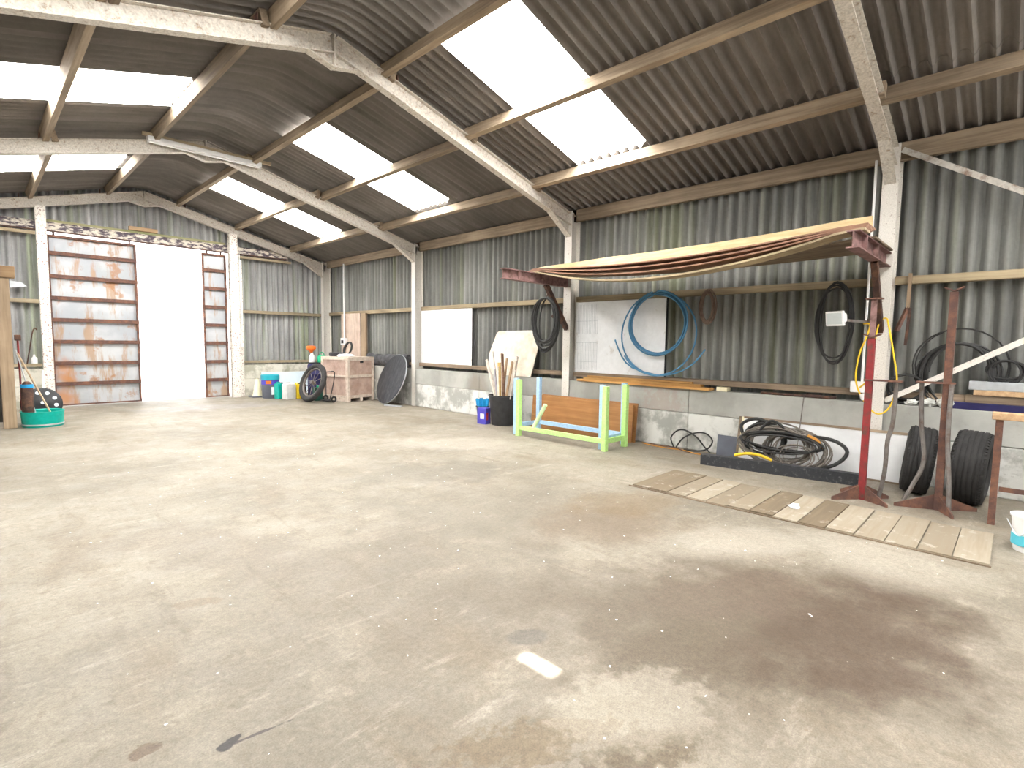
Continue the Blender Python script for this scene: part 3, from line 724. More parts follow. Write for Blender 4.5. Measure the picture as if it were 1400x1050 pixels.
# dark tarpaulin bundle on the ledge, black disc leaning, metal bar on the floor
R = random.Random(9); mb = MB(); pts = [(4.40, 11.52 + 1.8 * i / 12, 1.075 + .015 * math.sin(i * 1.7)) for i in range(13)]
mb.tube(pts, [.15 + .016 * math.sin(i * 2.3) + .014 * math.cos(i * 1.1) for i in range(13)], 12)
for i, v in enumerate(mb.v): v.z = .887 + (v.z - .925) * 1.02 if v.z > .925 else .887; v.x = 4.40 + (v.x - 4.40) * .62
single('tarpaulin', mb, 'tarp', 'dark grey tarpaulin bundle lying along the concrete ledge', 'tarpaulin', None, True)
nrm = Vector((-.93, .10, .36)).normalized(); dc = Vector((4.10, 11.80, .617))
t = thing('round_tabletop', 'black round tabletop leaning against the wall beside the crate', 'tabletop', (4.0, 11.80, 0))
part('top', MB().lathe([(.0001, .02), (.60, .02), (.625, .012), (.625, 0), (.0001, 0)], dc, nrm, 40), 'dish', t, True)
part('rim', MB().lathe([(.627, .006), (.632, .006), (.632, -.022), (.627, -.022)], dc, nrm, 40, True), 'galv', t, True)
single('metal_bar', MB().bar((3.80, 11.63, .018), (3.92, 11.10, .018), .05, .035), 'galv', 'pale metal bar lying on the floor under the round tabletop', 'bar', bevel=.003)

# ------------------------------------------------------------------ wheel, drum and cans by the gable
t = thing('motorcycle_wheel', 'narrow tyred spoked wheel leaning by the crate', 'wheel', (2.83, 13.3, 0))
ax = Vector((-.93, -.12, .34)).normalized(); wc = Vector((2.86, 13.36, .485))
def torus(R0, r0, o, axis, n=36, m=10, sq=1.): return MB().lathe([(R0 + r0 * math.cos(2 * PI * i / m), sq * r0 * math.sin(2 * PI * i / m)) for i in range(m)], o, axis, n, True)
part('tyre', torus(.43, .065, wc, ax), 'rubber', t, True)
rim = part('rim', torus(.355, .022, wc, ax, 36, 8, 1.5), 'grey_steel', t, True)
part('hub', MB().cyl(wc - ax * .06, wc + ax * .06, .045, 14), 'grey_steel', t, True)
a1 = ax.orthogonal().normalized(); b1 = ax.cross(a1)
for q in range(10):
    th = 2 * PI * q / 10; d = a1 * math.cos(th) + b1 * math.sin(th); part('spoke', MB().cyl(wc + d * .04, wc + d * .345, .006, 6), 'grey_steel', rim)
t = thing('sack_truck', 'thin black sack truck handle standing beside the crate', 'trolley', (3.17, 13.0, 0))
part('handle', MB().tube(smooth_path([(3.22, 13.40, .05), (3.18, 13.32, .55), (3.13, 13.26, .72), (3.16, 13.05, .76), (3.22, 12.95, .74), (3.20, 12.98, .45), (3.14, 13.05, .06)], 5), .012, 8), 'black', t, True)
part('toe_plate', MB().box(3.05, 3.24, 13.02, 13.40, .03, .05), 'black', t)
for yy in (13.0, 13.42): part('wheel', torus(.055, .022, Vector((3.22, yy, .077)), YV, 18, 8), 'rubber', t, True)
t = thing('plastic_drum', 'tall navy blue plastic drum behind the spoked wheel', 'drum', (3.44, 14.27, 0))
part('body', MB().lathe([(.25, 0), (.27, .03), (.27, .30), (.28, .32), (.27, .34), (.27, .62), (.28, .64), (.27, .66), (.27, .86), (.24, .92), (.0001, .92)], (3.44, 14.27, 0), n=28), 'navy', t, True)
part('lid', MB().lathe([(.25, .921), (.26, .925), (.26, .945), (.0001, .948)], (3.44, 14.27, 0), n=28), 'black', t, True)
t = thing('watering_can', 'bright green can standing on the navy drum', 'can', (3.47, 14.12, .949))
part('body', MB().lathe([(.115, .949), (.12, .96), (.12, 1.08), (.10, 1.12), (.03, 1.14), (.0001, 1.14)], (3.47, 14.12, 0), n=20), 'green', t, True)
part('handle', MB().tube(smooth_path([(3.40, 14.12, 1.13), (3.44, 14.12, 1.20), (3.51, 14.12, 1.20), (3.54, 14.12, 1.12)], 4), .011, 8), 'green', t, True)
t = thing('spray_bottle', 'white bottle with an orange funnel top on the navy drum', 'bottle', (3.26, 14.24, .949))
part('body', MB().lathe([(.075, .949), (.08, .96), (.08, 1.10), (.035, 1.16), (.03, 1.20), (.0001, 1.20)], (3.26, 14.24, 0), n=16), 'white_plastic', t, True)
part('funnel', MB().lathe([(.03, 1.195), (.04, 1.22), (.12, 1.30), (.12, 1.36), (.08, 1.38), (.0001, 1.37)], (3.24, 14.24, 0), n=18), 'orange', t, True)
def jerry(label, c, w, d, h, mt, rot, capm='black'):
    t = thing('jerrycan', label, 'jerrycan', c, 'jerrycans by the gable wall'); X = Matrix.Translation(c) @ Matrix.Rotation(rot, 4, 'Z')
    mb = MB(); mb.xf = X; mb.prism([(-w / 2, -d / 2, 0), (w / 2, -d / 2, 0), (w / 2, -d / 2, h * .86), (w * .30, -d / 2, h * .94), (-w * .5, -d / 2, h * .94)], (0, d, 0)); part('body', mb, mt, t, bevel=.015)
    mb = MB(); mb.xf = X; mb.lathe([(.028, h * .90), (.028, h), (.0001, h)], (w * .36, 0, 0), n=14); part('cap', mb, capm, t, True)
    mb = MB(); mb.xf = X; mb.tube([(-w * .42, 0, h * .93), (-w * .36, 0, h * 1.02), (w * .05, 0, h * 1.02), (w * .12, 0, h * .93)], .014, 8); part('handle', mb, mt, t, True)
    return t
jerry('teal jerrycan between the slate drum and the frosted can', (2.55, 14.62, 0), .20, .16, .42, 'teal', .3)
jerry('frosted white jerrycan in front of the pale blue foam sheet', (2.70, 14.38, 0), .28, .20, .42, 'frost', .25, 'frost')
jerry('yellow jerrycan beside the frosted white one', (2.93, 14.40, 0), .12, .22, .40, 'yellow', .2)
jerry('black jerrycan beside the yellow one', (3.07, 14.46, 0), .13, .22, .40, 'black', .2)
t = thing('plastic_tub', 'slate grey drum with a cyan lid and printed label by the gable wall', 'drum', (2.45, 14.95, 0))
part('body', MB().lathe([(.19, 0), (.20, .015), (.215, .50), (.0001, .50)], (2.45, 14.95, 0), n=26), 'slate', t, True)
part('lid', MB().lathe([(.222, .485), (.228, .49), (.228, .60), (.20, .615), (.0001, .615)], (2.45, 14.95, 0), n=26), 'teal_lid', t, True)
def wrap(c, r, a0, a1, z0, z1, th=.002, n=10):
    mb = MB()
    def fn(u, v): a = a0 + (a1 - a0) * v; d = Vector((math.cos(a), math.sin(a), 0)); return Vector(c) + d * r + ZV * (z0 + (z1 - z0) * u), d
    mb.grid_solid(fn, 1, n, th); return mb
part('label_band', wrap((2.45, 14.95, 0), .216, PI * .95, PI * 1.75, .36, .47), 'violet', t)
part('label_mark', wrap((2.45, 14.95, 0), .219, PI * 1.22, PI * 1.42, .38, .46), 'orange', t)
part('label_patch', wrap((2.45, 14.95, 0), .210, PI * 1.42, PI * 1.55, .10, .30), 'white_plastic', t)
t = thing('traffic_cone', 'faded cream traffic cone with a dark base by the gable wall', 'cone', (2.28, 15.38, 0))
part('cone', MB().lathe([(.13, .035), (.12, .05), (.035, .48), (.03, .49), (.0001, .49)], (2.28, 15.38, 0), n=20), 'cream', t, True)
part('base', MB().box(2.10, 2.46, 15.20, 15.56, 0, .035), 'slate', t, bevel=.01)
single('foam_sheet', MB().bar((2.50, 15.62, .33), (3.86, 15.52, .33), .05, .62, (0, .16, 1)), 'pale_blue', 'pale blue foam sheet leaning on the gable wall behind the cans', 'sheet', bevel=.006)
o = bpy.data.objects['foam_sheet']; dz0 = min((o.matrix_basis @ Vector(b)).z for b in o.bound_box); 
t = thing('fuel_can', 'dark green can half hidden behind the spoked wheel', 'can', (3.10, 13.62, 0))
part('body', MB().box(3.0, 3.20, 13.52, 13.70, 0, .34), 'dark_green', t, bevel=.02); part('cap', MB().cyl((3.1, 13.6, .34), (3.1, 13.6, .38), .03, 12), 'green', t, True)
single('bottle', MB().lathe([(.05, .951), (.052, .96), (.052, 1.06), (.02, 1.10), (.018, 1.14), (.0001, 1.14)], (-2.05, 15.90, 0), n=14), 'white_plastic', 'small white bottle on the sill beside the door post', 'bottle', None, True)

# ------------------------------------------------------------------ left: timber stall, green tub and tools
t = thing('timber_stall', 'open timber framed stall with a dark interior', 'stall', (-3.4, 13.0, 0))
for x0 in (-2.66, -4.15): part('post', MB().box(x0, x0 + .165, 12.80, 12.95, 0, 2.47), 'wood_z', t, bevel=.006)
part('beam', MB().box(-4.2, -2.42, 12.76, 12.95, 2.475, 2.66), 'wood_x', t, bevel=.006)
part('rail', MB().box(-3.98, -2.665, 12.83, 12.90, 2.20, 2.29), 'wood_x', t, bevel=.004)
for q in range(8): part('plank', MB().box(-4.2 + .2 * q, -4.005 + .2 * q, 13.75, 13.775, 0, 2.45), 'dark_int', t)  # planks coloured dark to stand for the shaded stall interior
part('beam', MB().box(-2.60, -2.50, 12.96, 13.74, 2.36, 2.46), 'wood_z', t, bevel=.004)
t = thing('tub', 'low teal green tub on the floor beside the timber stall', 'tub', (-2.17, 12.83, 0))
part('body', MB().lathe([(.265, 0), (.27, .02), (.285, .255), (.295, .26), (.285, .265), (.27, .255), (.255, .02), (.0001, .02)], (-2.17, 12.83, 0), n=32), 'teal', t, True)
part('band', MB().lathe([(.272, .03), (.279, .03), (.279, .055), (.273, .055)], (-2.17, 12.83, 0), n=32, closed=True), 'galv', t, True)
t = thing('gas_cylinder', 'tall dark speckled canister standing in the teal tub', 'canister', (-2.35, 12.84, .021))
part('body', MB().lathe([(.075, .021), (.08, .04), (.08, .68), (.05, .75), (.025, .77), (.0001, .77)], (-2.35, 12.84, 0), n=18), 'dark_rust', t, True)
part('band', MB().lathe([(.081, .66), (.084, .66), (.084, .72), (.075, .72)], (-2.35, 12.84, 0), n=18, closed=True), 'blue', t, True)
t = thing('wheel_trim', 'black wheel trim with round holes leaning behind the teal tub', 'wheel trim', (-2.12, 13.22, 0))
wa = Vector((.08, -.95, .30)).normalized(); wo = Vector((-2.14, 13.24, .35))
wt = part('disc', MB().lathe([(.0001, .03), (.07, .03), (.10, .012), (.24, .012), (.285, -.02), (.29, -.05), (.28, -.05), (.0001, -.005)], wo, wa, 32), 'black', t, True)
a1 = wa.orthogonal().normalized(); b1 = wa.cross(a1)
for q in range(9):
    th = 2 * PI * q / 9; d = a1 * math.cos(th) + b1 * math.sin(th); part('hole', MB().cyl(wo + d * .19 + wa * .010, wo + d * .19 + wa * .014, .032, 12), 'galv', wt)
part('hub_cap', MB().cyl(wo + wa * .03, wo + wa * .045, .03, 12), 'galv', t, True)
single('wooden_pole', MB().cyl((-2.00, 12.76, .024), (-2.44, 12.98, 1.25), .014, 8), 'wood_z', 'brown wooden pole slanting out of the teal tub', 'pole', None, True)
single('metal_pole', MB().cyl((-2.22, 12.90, .022), (-2.455, 12.98, 1.30), .009, 8), 'galv', 'thin pale metal rod in the teal tub', 'rod', None, True)
t = thing('broom', 'old broom standing bristles up beside the timber stall', 'broom', (-2.44, 13.08, 0))
part('handle', MB().cyl((-2.41, 13.06, .002), (-2.42, 13.05, 1.45), .014, 8), 'red_steel', t, True); part('head', MB().box(-2.46, -2.38, 12.98, 13.12, 1.45, 1.55), 'dark_rust', t, bevel=.01)
single('pruning_hook', MB().tube(smooth_path([(-2.17, 15.78, .952), (-2.10, 15.84, 1.35), (-2.06, 15.84, 1.60), (-2.02, 15.82, 1.70), (-1.99, 15.80, 1.66)], 4), .012, 6), 'dark_rust', 'thin rusty hook standing on the sill beside the door post', 'hook', None, True)
single('bent_tin', MB().prism([(-2.36, 15.82, 2.52), (-2.10, 15.82, 2.56), (-2.18, 15.82, 2.64), (-2.36, 15.82, 2.66)], (0, .01, 0)), 'galv', 'small bent tin sheet nailed on the corrugated gable by the stall', 'tin sheet')
t = thing('conduit', 'thin pale conduit running down the post beside the narrow door leaf', 'conduit', (2.04, 15.73, 1.3))
part('pipe', MB().cyl((2.03, 15.725, 1.42), (2.03, 15.725, 3.75), .012, 8), 'white_plastic', t, True); part('socket', MB().box(1.99, 2.08, 15.69, 15.738, 1.32, 1.42), 'white_plastic', t, bevel=.006)

# ------------------------------------------------------------------ timber rack
def bracket(label, y, z1):
    t = thing('rack_bracket', label, 'bracket', (4.30, y, z1 - .3), 'rack brackets'); z0 = z1 - .16
    mb = MB(); ibeam(mb, (2.70, y, (z0 + z1) / 2), (4.305, y, (z0 + z1) / 2), .16, .11, (0, 0, 1), .012, .01); part('beam', mb, 'pink_primer', t)
    for xx in (3.03, 3.58):
        for sgn in (-1, 1): part('stiffener', MB().box(xx, xx + .035, y + sgn * .0055, y + sgn * .052, z0 + .013, z1 - .013), 'pink_primer', t)
    part('strut', MB().bar((3.72, y, z0 - .0), (4.30, y, z0 - .72), .06, .08, (1, 0, 1)), 'dark_rust', t)
    return t
bracket('steel bracket holding up the timber rack beside the black hose coil', 6.60, 2.66)
bracket('steel bracket holding up the timber rack above the floodlight', 2.04, 2.60)
def rack_board(label, mt, xa0, xa1, xb0, xb1, za, zb, sag, th, ya=6.72, yb=1.96, name='rack_board'):
    mb = MB()
    def fn(u, v):
        t = v; y = ya + (yb - ya) * t; x0 = xa0 + (xb0 - xa0) * t; x1 = xa1 + (xb1 - xa1) * t
        q = min(1, max(0, (6.53 - y) / 4.42)); z = za + (zb - za) * t - sag * 4 * q * (1 - q); return (x0 + (x1 - x0) * u, y, z), (0, 0, 1 if th < .1 else min(1, .3 + 2.2 * t) if t < .6 else 1 - .5 * (t - .6))
    mb.grid_solid(fn, 1, 20, th); return single(name, mb, mt, label, 'board', 'boards on the rack')
rack_board('lowest sagging board along the front of the rack', 'rail', 3.40, 3.62, 2.74, 2.98, 2.662, 2.602, .27, .022)
rack_board('thin reddish board sagging just above the lowest on the rack', 'red_ply', 3.42, 3.70, 2.78, 3.06, 2.687, 2.627, .20, .016)
rack_board('reddish board with a moderate sag in the middle of the rack pile', 'red_ply', 3.46, 3.80, 2.82, 3.14, 2.706, 2.646, .145, .018)
rack_board('brown board with a slight sag under the yellow plank on the rack', 'red_ply', 3.50, 3.86, 2.86, 3.22, 2.727, 2.667, .10, .016)
rack_board('wide brown sheet lying on the wall side of the rack', 'dark_sill', 3.90, 4.28, 3.26, 4.20, 2.662, 2.602, .06, .02)
rack_board('pale yellow plank standing on edge on top of the rack pile', 'yellow_pine', 3.66, 3.70, 3.04, 3.08, 2.745, 2.685, .075, .115)

# ------------------------------------------------------------------ coils on the wall
t = thing('hose_coil', 'black hose coil hung under the rack bracket beside the cream board', 'coil', (3.77, 6.64, 1.40))
part('coil', MB().tube(coil_path((3.72, 6.64, 1.87), YV, ZV, XV, (.25, .42), 11.3, .07, .11, 21, squash=.9), .014, 6), 'cable_black', t, True)
part('hook', MB().tube([(3.78, 6.60, 2.50), (3.78, 6.61, 2.34), (3.77, 6.64, 2.27), (3.76, 6.70, 2.28)], .008, 6), 'dark_rust', t, True)
single('iron_hook', MB().bar((4.25, 6.90, 2.02), (4.30, 6.60, 1.82), .02, .045), 'dark_rust', 'short iron hook on the column beside the black hose coil', 'hook')
R = random.Random(2); pts = []
pts += [(4.36, 5.62, 1.66), (4.355, 5.55, 1.50), (4.35, 5.43, 1.36)]
for i in range(0, 29):
    a = math.radians(205 + 360 * i / 28); pts.append((4.345 - .002 * i / 28, 4.885 + .63 * -math.cos(a) * 1.0, 1.685 + .635 * math.sin(a)))
for q in range(3):
    for i in range(1, 25):
        a = math.radians(205 + 360 * i / 24); r = .47 + .018 * math.sin(q * 2.1 + 1) ; pts.append((4.33 - .012 * q, 4.86 + .02 * q - (r + .01 * math.sin(a * 2 + q)) * math.cos(a), 1.845 + r * math.sin(a)))
pts += [(4.31, 4.9, 1.12), (4.33, 4.55, 1.10), (4.35, 4.28, 1.28), (4.355, 4.13, 1.46)]
def blue_loop(c, r, a0, a1, x, n=40): return [(x + .01 * math.sin(3 * (a0 + (a1 - a0) * i / n)), c[0] + r * math.cos(a0 + (a1 - a0) * i / n), c[1] + r * math.sin(a0 + (a1 - a0) * i / n)) for i in range(n + 1)]
path = [(4.36, 5.64, 1.60), (4.355, 5.50, 1.33), (4.35, 5.30, 1.16)] + blue_loop((4.88, 1.69), .625, math.radians(-80), math.radians(-80 - 352), 4.345)[1:]
path2 = [(4.36, 4.12, 1.47), (4.355, 4.30, 1.25), (4.35, 4.55, 1.11), (4.345, 4.85, 1.055)]
mbp = MB().tube(smooth_path(path[:3] + path[3:], 2), .0125, 8)
mbp.tube(smooth_path(path2 + blue_loop((4.90, 1.70), .64, math.radians(-90), math.radians(90), 4.335, 16)[1:6], 3), .0125, 8)
ip = []
for q in range(4):
    r = .46 + .02 * math.sin(q * 2.4); c = (4.86 + .022 * math.sin(q * 1.7), 1.845 + .015 * math.cos(q * 2.2)); ip += blue_loop(c, r, 2 * PI * q + PI / 2, 2 * PI * (q + 1) + PI / 2, 4.33 - .018 * q, 30)[:-1]
mbp.tube(smooth_path(ip, 2), .0125, 8)
single('blue_pipe_coil', mbp, 'blue_pipe', 'coil of blue water pipe hung over the white panel', 'pipe coil', None, True)
coil('wire_coil', 'small brown wire rope coil hung beside the blue pipe', 'coil', 'rope', .009, (4.41, 4.13, 2.08), YV, ZV, XV * -1, (.10, .22), 9.0, .03, .035, 31)
coil('cable_coil', 'black cable coil hung on the wall behind the floodlight', 'coil', 'cable_black', .011, (4.42, 2.52, 1.82), YV, ZV, XV * -1, (.17, .46), 4.4, .045, .04, 35)

# planks on the ledge
single('plank', MB().bar((4.40, 6.36, .905), (4.36, 4.0, .905), .18, .036), 'pine', 'orange pine plank lowest on the concrete ledge below the blue pipe', 'plank', 'planks on the ledge', bevel=.003)
single('plank', MB().bar((4.38, 6.22, .943), (4.41, 4.16, .943), .15, .036), 'pine', 'orange pine plank in the middle of the ledge stack below the blue pipe', 'plank', 'planks on the ledge', bevel=.003)
single('plank', MB().bar((4.42, 6.18, .976), (4.43, 4.30, .976), .12, .026), 'pine', 'short orange pine plank topmost on the ledge below the blue pipe', 'plank', 'planks on the ledge', bevel=.003)
single('wooden_block', MB().box(4.35, 4.48, 3.78, 3.93, .8865, .945), 'cream', 'small pale block at the end of the orange planks', 'block', bevel=.004)
single('iron_strap', MB().tube(smooth_path([(4.42, 3.35, .905), (4.38, 3.0, .905), (4.38, 2.78, .905), (4.36, 2.55, .905), (4.40, 2.47, .91), (4.43, 2.56, .905), (4.40, 2.8, .92)], 5), .016, 8), 'dark_rust', 'rusty iron strap lying along the concrete ledge', 'strap', None, True)

# ------------------------------------------------------------------ long white board, cables, channel on the floor
t = thing('leaning_board', 'long white laminate board with brown edging leaning on the dado', 'board', (4.2, 2.6, 0))
tilt = Vector((.16, 0, 1)).normalized(); c = Vector((4.19, 0, 0)) + tilt * .29
mb = MB().bar((c.x, 1.72, c.z), (c.x, 3.50, c.z), .018, .54, tilt); part('panel', mb, 'white_gloss', t)
for s, hh in ((1, .03), (-1, .025)):
    mb = MB().bar((c.x, 1.72, c.z) + Vector() if 0 else Vector((c.x, 1.72, c.z)) + tilt * s * .283, Vector((c.x, 3.50, c.z)) + tilt * s * .283, .03, hh, tilt); part('edging', mb, 'dark_sill', t)
mb = MB().bar(Vector((c.x, 3.51, c.z)) - tilt * .29, Vector((c.x, 3.51, c.z)) + tilt * .29, .03, .03, (1, 0, 0)); part('edging', mb, 'cream', t)
part('edging', MB().bar(Vector((c.x, 3.545, c.z)) - tilt * .29, Vector((c.x, 3.545, c.z)) + tilt * .29, .03, .03, (1, 0, 0)), 'dark_sill', t)
for q, (cc, rr, turns, jit, mt, rad, sd, lab) in enumerate((
        ((3.98, 2.98, .31), (.38, .21), 11.5, .085, 'cable_grey', .011, 41, 'tangled grimy grey cable heaped in front of the white board'),
        ((3.95, 2.74, .28), (.34, .19), 9.5, .085, 'cable_grey', .009, 43, 'thinner grey cable coil piled against the white board'),
        ((4.02, 3.12, .36), (.26, .20), 4.5, .06, 'cable_black', .016, 44, 'black cable coil at the dark square end of the cable heap'),
        ((3.88, 2.70, .23), (.20, .15), 3.5, .05, 'cable_grey', .007, 46, 'thin loops of grey wire hanging at the front of the cable heap'),
        ((3.92, 2.90, .36), (.44, .13), 5.5, .06, 'cable_black', .011, 47, 'flattened black cable loops across the top of the cable heap'))):
    coil('cable_heap', lab, 'cable', mt, rad, cc, Vector((.05, 1, 0)), Vector((.28, 0, .95)), XV * -1, rr, turns, jit, .14, sd)
single('black_hose', MB().tube(smooth_path([(3.96, 3.35, .30), (3.97, 3.42, .50), (3.98, 3.25, .60), (3.95, 3.05, .55), (3.92, 2.85, .42), (3.94, 2.6, .46), (3.96, 2.35, .44), (3.95, 2.22, .33), (3.90, 2.33, .17), (3.82, 2.6, .07), (3.78, 2.9, .03)], 6), .021, 8), 'cable_black', 'thick black hose looping over the cable heap', 'hose', None, True)
single('black_hose', MB().tube(smooth_path([(3.93, 3.30, .32), (3.92, 3.18, .46), (3.92, 3.05, .60), (3.93, 2.92, .55), (3.92, 2.80, .44)], 6), .018, 8), 'cable_black', 'short black hose arching from the top of the cable heap', 'hose', None, True)
single('orange_sleeve', MB().tube(smooth_path([(3.90, 2.62, .47), (3.89, 2.52, .43), (3.88, 2.45, .34)], 5), .022, 8), 'cable_orange', 'orange sleeve on a cable in the heap', 'sleeve', None, True)
single('yellow_flex', MB().tube(smooth_path([(3.62, 3.36, .16), (3.66, 3.22, .20), (3.70, 3.08, .19), (3.72, 2.95, .15)], 5), .018, 8), 'cable_yellow', 'short yellow flex lying across the black metal channel', 'cable', None, True)
mb = MB(); p0, p1 = Vector((3.50, 3.74, 0)), Vector((3.77, 2.06, 0)); d = (p1 - p0).normalized(); sd = Vector((-d.y, d.x, 0))
mb.bar(p0 + ZV * .006 + sd * .07, p1 + ZV * .006 + sd * .07, .15, .012); mb.bar(p0 + ZV * .07, p1 + ZV * .07, .012, .125, (0, 0, 1)); mb.bar(p0 + ZV * .128 + sd * .045, p1 + ZV * .128 + sd * .045, .10, .01)
single('metal_channel', mb, 'chan_black', 'long dusty black metal channel lying in front of the cable heap', 'channel')
single('dark_square', MB().bar((4.245, 3.57, .145), (4.245, 3.84, .145), .014, .285, (.12, 0, 1)), 'slate', 'dark grey square slab leaning on the dado beside the white board', 'slab')
pts = [(4.25, 4.49, .012), (4.27, 4.55, .14), (4.28, 4.46, .26), (4.28, 4.33, .28), (4.27, 4.15, .20), (4.25, 4.02, .08), (4.23, 3.93, .014)]
pts2 = [(4.26, 4.46, .012), (4.27, 4.36, .16), (4.28, 4.18, .26), (4.28, 4.02, .27), (4.27, 3.92, .18), (4.25, 3.98, .06), (4.22, 4.12, .014), (4.18, 4.3, .012)]
single('black_hose', MB().tube(smooth_path(pts, 6), .011, 8).tube(smooth_path(pts2, 6), .011, 8), 'cable_black', 'figure of eight loop of black hose propped on the dado', 'hose', None, True)
single('orange_flex', MB().tube(smooth_path([(4.22, 5.0, .008), (4.15, 4.8, .008), (4.12, 4.55, .008), (4.15, 4.3, .008), (4.05, 4.05, .008), (4.08, 3.8, .008), (3.98, 3.6, .008), (3.9, 3.4, .008)], 5), .008, 6), 'cable_orange', 'orange cord trailing along the foot of the dado', 'cord', None, True)
single('brown_flex', MB().tube(smooth_path([(4.27, 4.9, .007), (4.22, 4.65, .007), (4.19, 4.45, .02), (4.08, 4.2, .007), (4.10, 3.95, .007), (3.85, 3.78, .007)], 5), .007, 6), 'rust_steel', 'thin brown cord trailing beside the orange one', 'cord', None, True)
single('thin_rod', MB().cyl((4.10, 2.80, .0), (4.327, 2.80, .90), .006, 6), 'grey_steel', 'thin upright rod standing behind the cable heap', 'rod')

# ------------------------------------------------------------------ stands, floodlight, conduit
def foot(mb, c, p, h0, h1, th):
    c = Vector(c); p = Vector(p); d = (p - c); d.z = 0; n = d.normalized(); s = Vector((-n.y, n.x, 0)) * th / 2
    mb.prism([c - s + n * .02, Vector((p.x, p.y, 0)) - s, Vector((p.x, p.y, h1)) - s, c - s + n * .02 + ZV * h0], s * 2)
def stand(label, c, feet, ztop, mt, plate_y, legs, cap):
    t = thing('pipe_stand', label, 'stand', (c[0], c[1], 0), 'pipe stands')
    part('post', MB().bar((c[0], c[1], .0), (c[0], c[1], ztop), .06, .06, (1, 0, 0)), mt, t, bevel=.004)
    for f in feet: mb = MB(); foot(mb, (c[0], c[1], 0), f, .15, .03, .012); part('foot', mb, 'rust_steel', t)
    part('plate', MB().box(c[0] - .05, c[0] + .05, plate_y[0], plate_y[1], 1.20, 1.215), 'rust_steel', t)
    for l in legs: part('leg', MB().tube(smooth_path(l, 5), .019, 8), 'grey_steel', t, True)
    if cap == 'T': part('cap', MB().box(c[0] - .06, c[0] + .06, c[1] - .07, c[1] + .07, ztop, ztop + .012), 'rust_steel', t)
    else:
        mb = MB()
        for s in (-1, 1): mb.bar((c[0], c[1] - s * .002, ztop + .006), (c[0], c[1] + s * .07, ztop + .04), .08, .012)
        part('cap', mb, 'rust_steel', t)
    return t
st = stand('red steel pipe stand with rusty splayed feet under the floodlight', (3.22, 1.93), [(2.98, 2.14, 0), (3.06, 1.69, 0), (3.44, 1.74, 0), (3.40, 2.15, 0)], 1.62, 'red_steel', (1.66, 1.97), [[(3.24, 1.71, 1.20), (3.25, 1.72, .8), (3.24, 1.75, .62), (3.26, 1.76, .3), (3.28, 1.80, .02)]], '')
part('extension', MB().bar((3.22, 1.93, 1.62), (3.22, 1.93, 2.0), .045, .045, (1, 0, 0)), 'pink_primer', st)
part('cap', MB().box(3.16, 3.28, 1.86, 2.0, 2.0, 2.012), 'rust_steel', st)
stand('rusty brown pipe stand with bent legs in front of the tyres', (3.34, 1.34), [(3.20, 1.66, 0), (3.09, 1.21, 0), (3.55, 1.07, 0)], 2.05, 'rust_steel', (1.28, 1.57),
      [[(3.36, 1.53, 1.20), (3.36, 1.51, .8), (3.34, 1.47, .45), (3.31, 1.54, .2), (3.30, 1.60, .05)], [(3.30, 1.305, 1.20), (3.26, 1.30, .7), (3.22, 1.265, .3), (3.20, 1.25, .03)]], 'V')
t = thing('floodlight', 'white floodlight on a short arm beside the column', 'floodlight', (3.98, 2.35, 1.75))
FM = Matrix.Translation((3.97, 2.40, 1.86)) @ Matrix.Rotation(math.radians(150), 4, 'Z') @ Matrix.Rotation(math.radians(8), 4, 'Y')
mb = MB(); mb.xf = FM; mb.prism([(.055, -.12, -.085), (.055, .12, -.085), (.055, .12, .085), (.055, -.12, .085)], (-.03, 0, 0)); bd = part('bezel', mb, 'white_plastic', t, bevel=.01)
mb = MB(); mb.xf = FM; mb.bar((.025, 0, 0), (-.08, 0, 0), .20, .14, (0, 0, 1), .11, .09); part('housing', mb, 'white_plastic', t, bevel=.015)
mb = MB(); mb.xf = FM; mb.box(.0555, .058, -.10, .10, -.065, .065); part('lens', mb, 'glass', t)
part('arm', MB().bar((4.03, 2.36, 1.84), (4.22, 2.14, 1.82), .03, .03), 'grey_steel', t); part('clamp', MB().box(4.20, 4.305, 2.08, 2.16, 1.78, 1.86), 'grey_steel', t, bevel=.004)
t = thing('conduit', 'white vertical conduit down the floodlight column to a white socket', 'conduit', (4.33, 2.19, 1.0))
part('pipe', MB().cyl((4.33, 2.19, 1.13), (4.33, 2.19, 3.66), .014, 8), 'white_plastic', t, True); part('socket', MB().box(4.28, 4.335, 2.14, 2.30, 1.0, 1.13), 'white_plastic', t, bevel=.008)
yc = [(4.16, 2.18, 1.80), (4.06, 2.10, 1.78), (3.98, 2.12, 1.62), (3.98, 2.17, 1.45), (3.99, 2.19, 1.16), (3.99, 2.10, .93), (3.97, 1.97, .80), (3.98, 1.86, .88), (3.99, 1.81, 1.15), (4.02, 1.86, 1.45), (4.10, 1.93, 1.75), (4.22, 1.98, 1.86), (4.20, 2.04, 1.80), (4.18, 2.07, 1.55), (4.22, 2.10, 1.2), (4.28, 2.2, 1.06)]
t = thing('extension_cable', 'yellow cable looping down from the floodlight', 'cable', (3.98, 2.0, .79)); part('cable', MB().tube(smooth_path(yc, 6), .009, 8), 'cable_yellow', t, True)
part('plug', MB().lathe([(.0001, -.04), (.03, -.035), (.035, 0), (.03, .035), (.0001, .04)], (3.96, 2.10, .98), (0, .3, 1), 12), 'white_plastic', t, True)

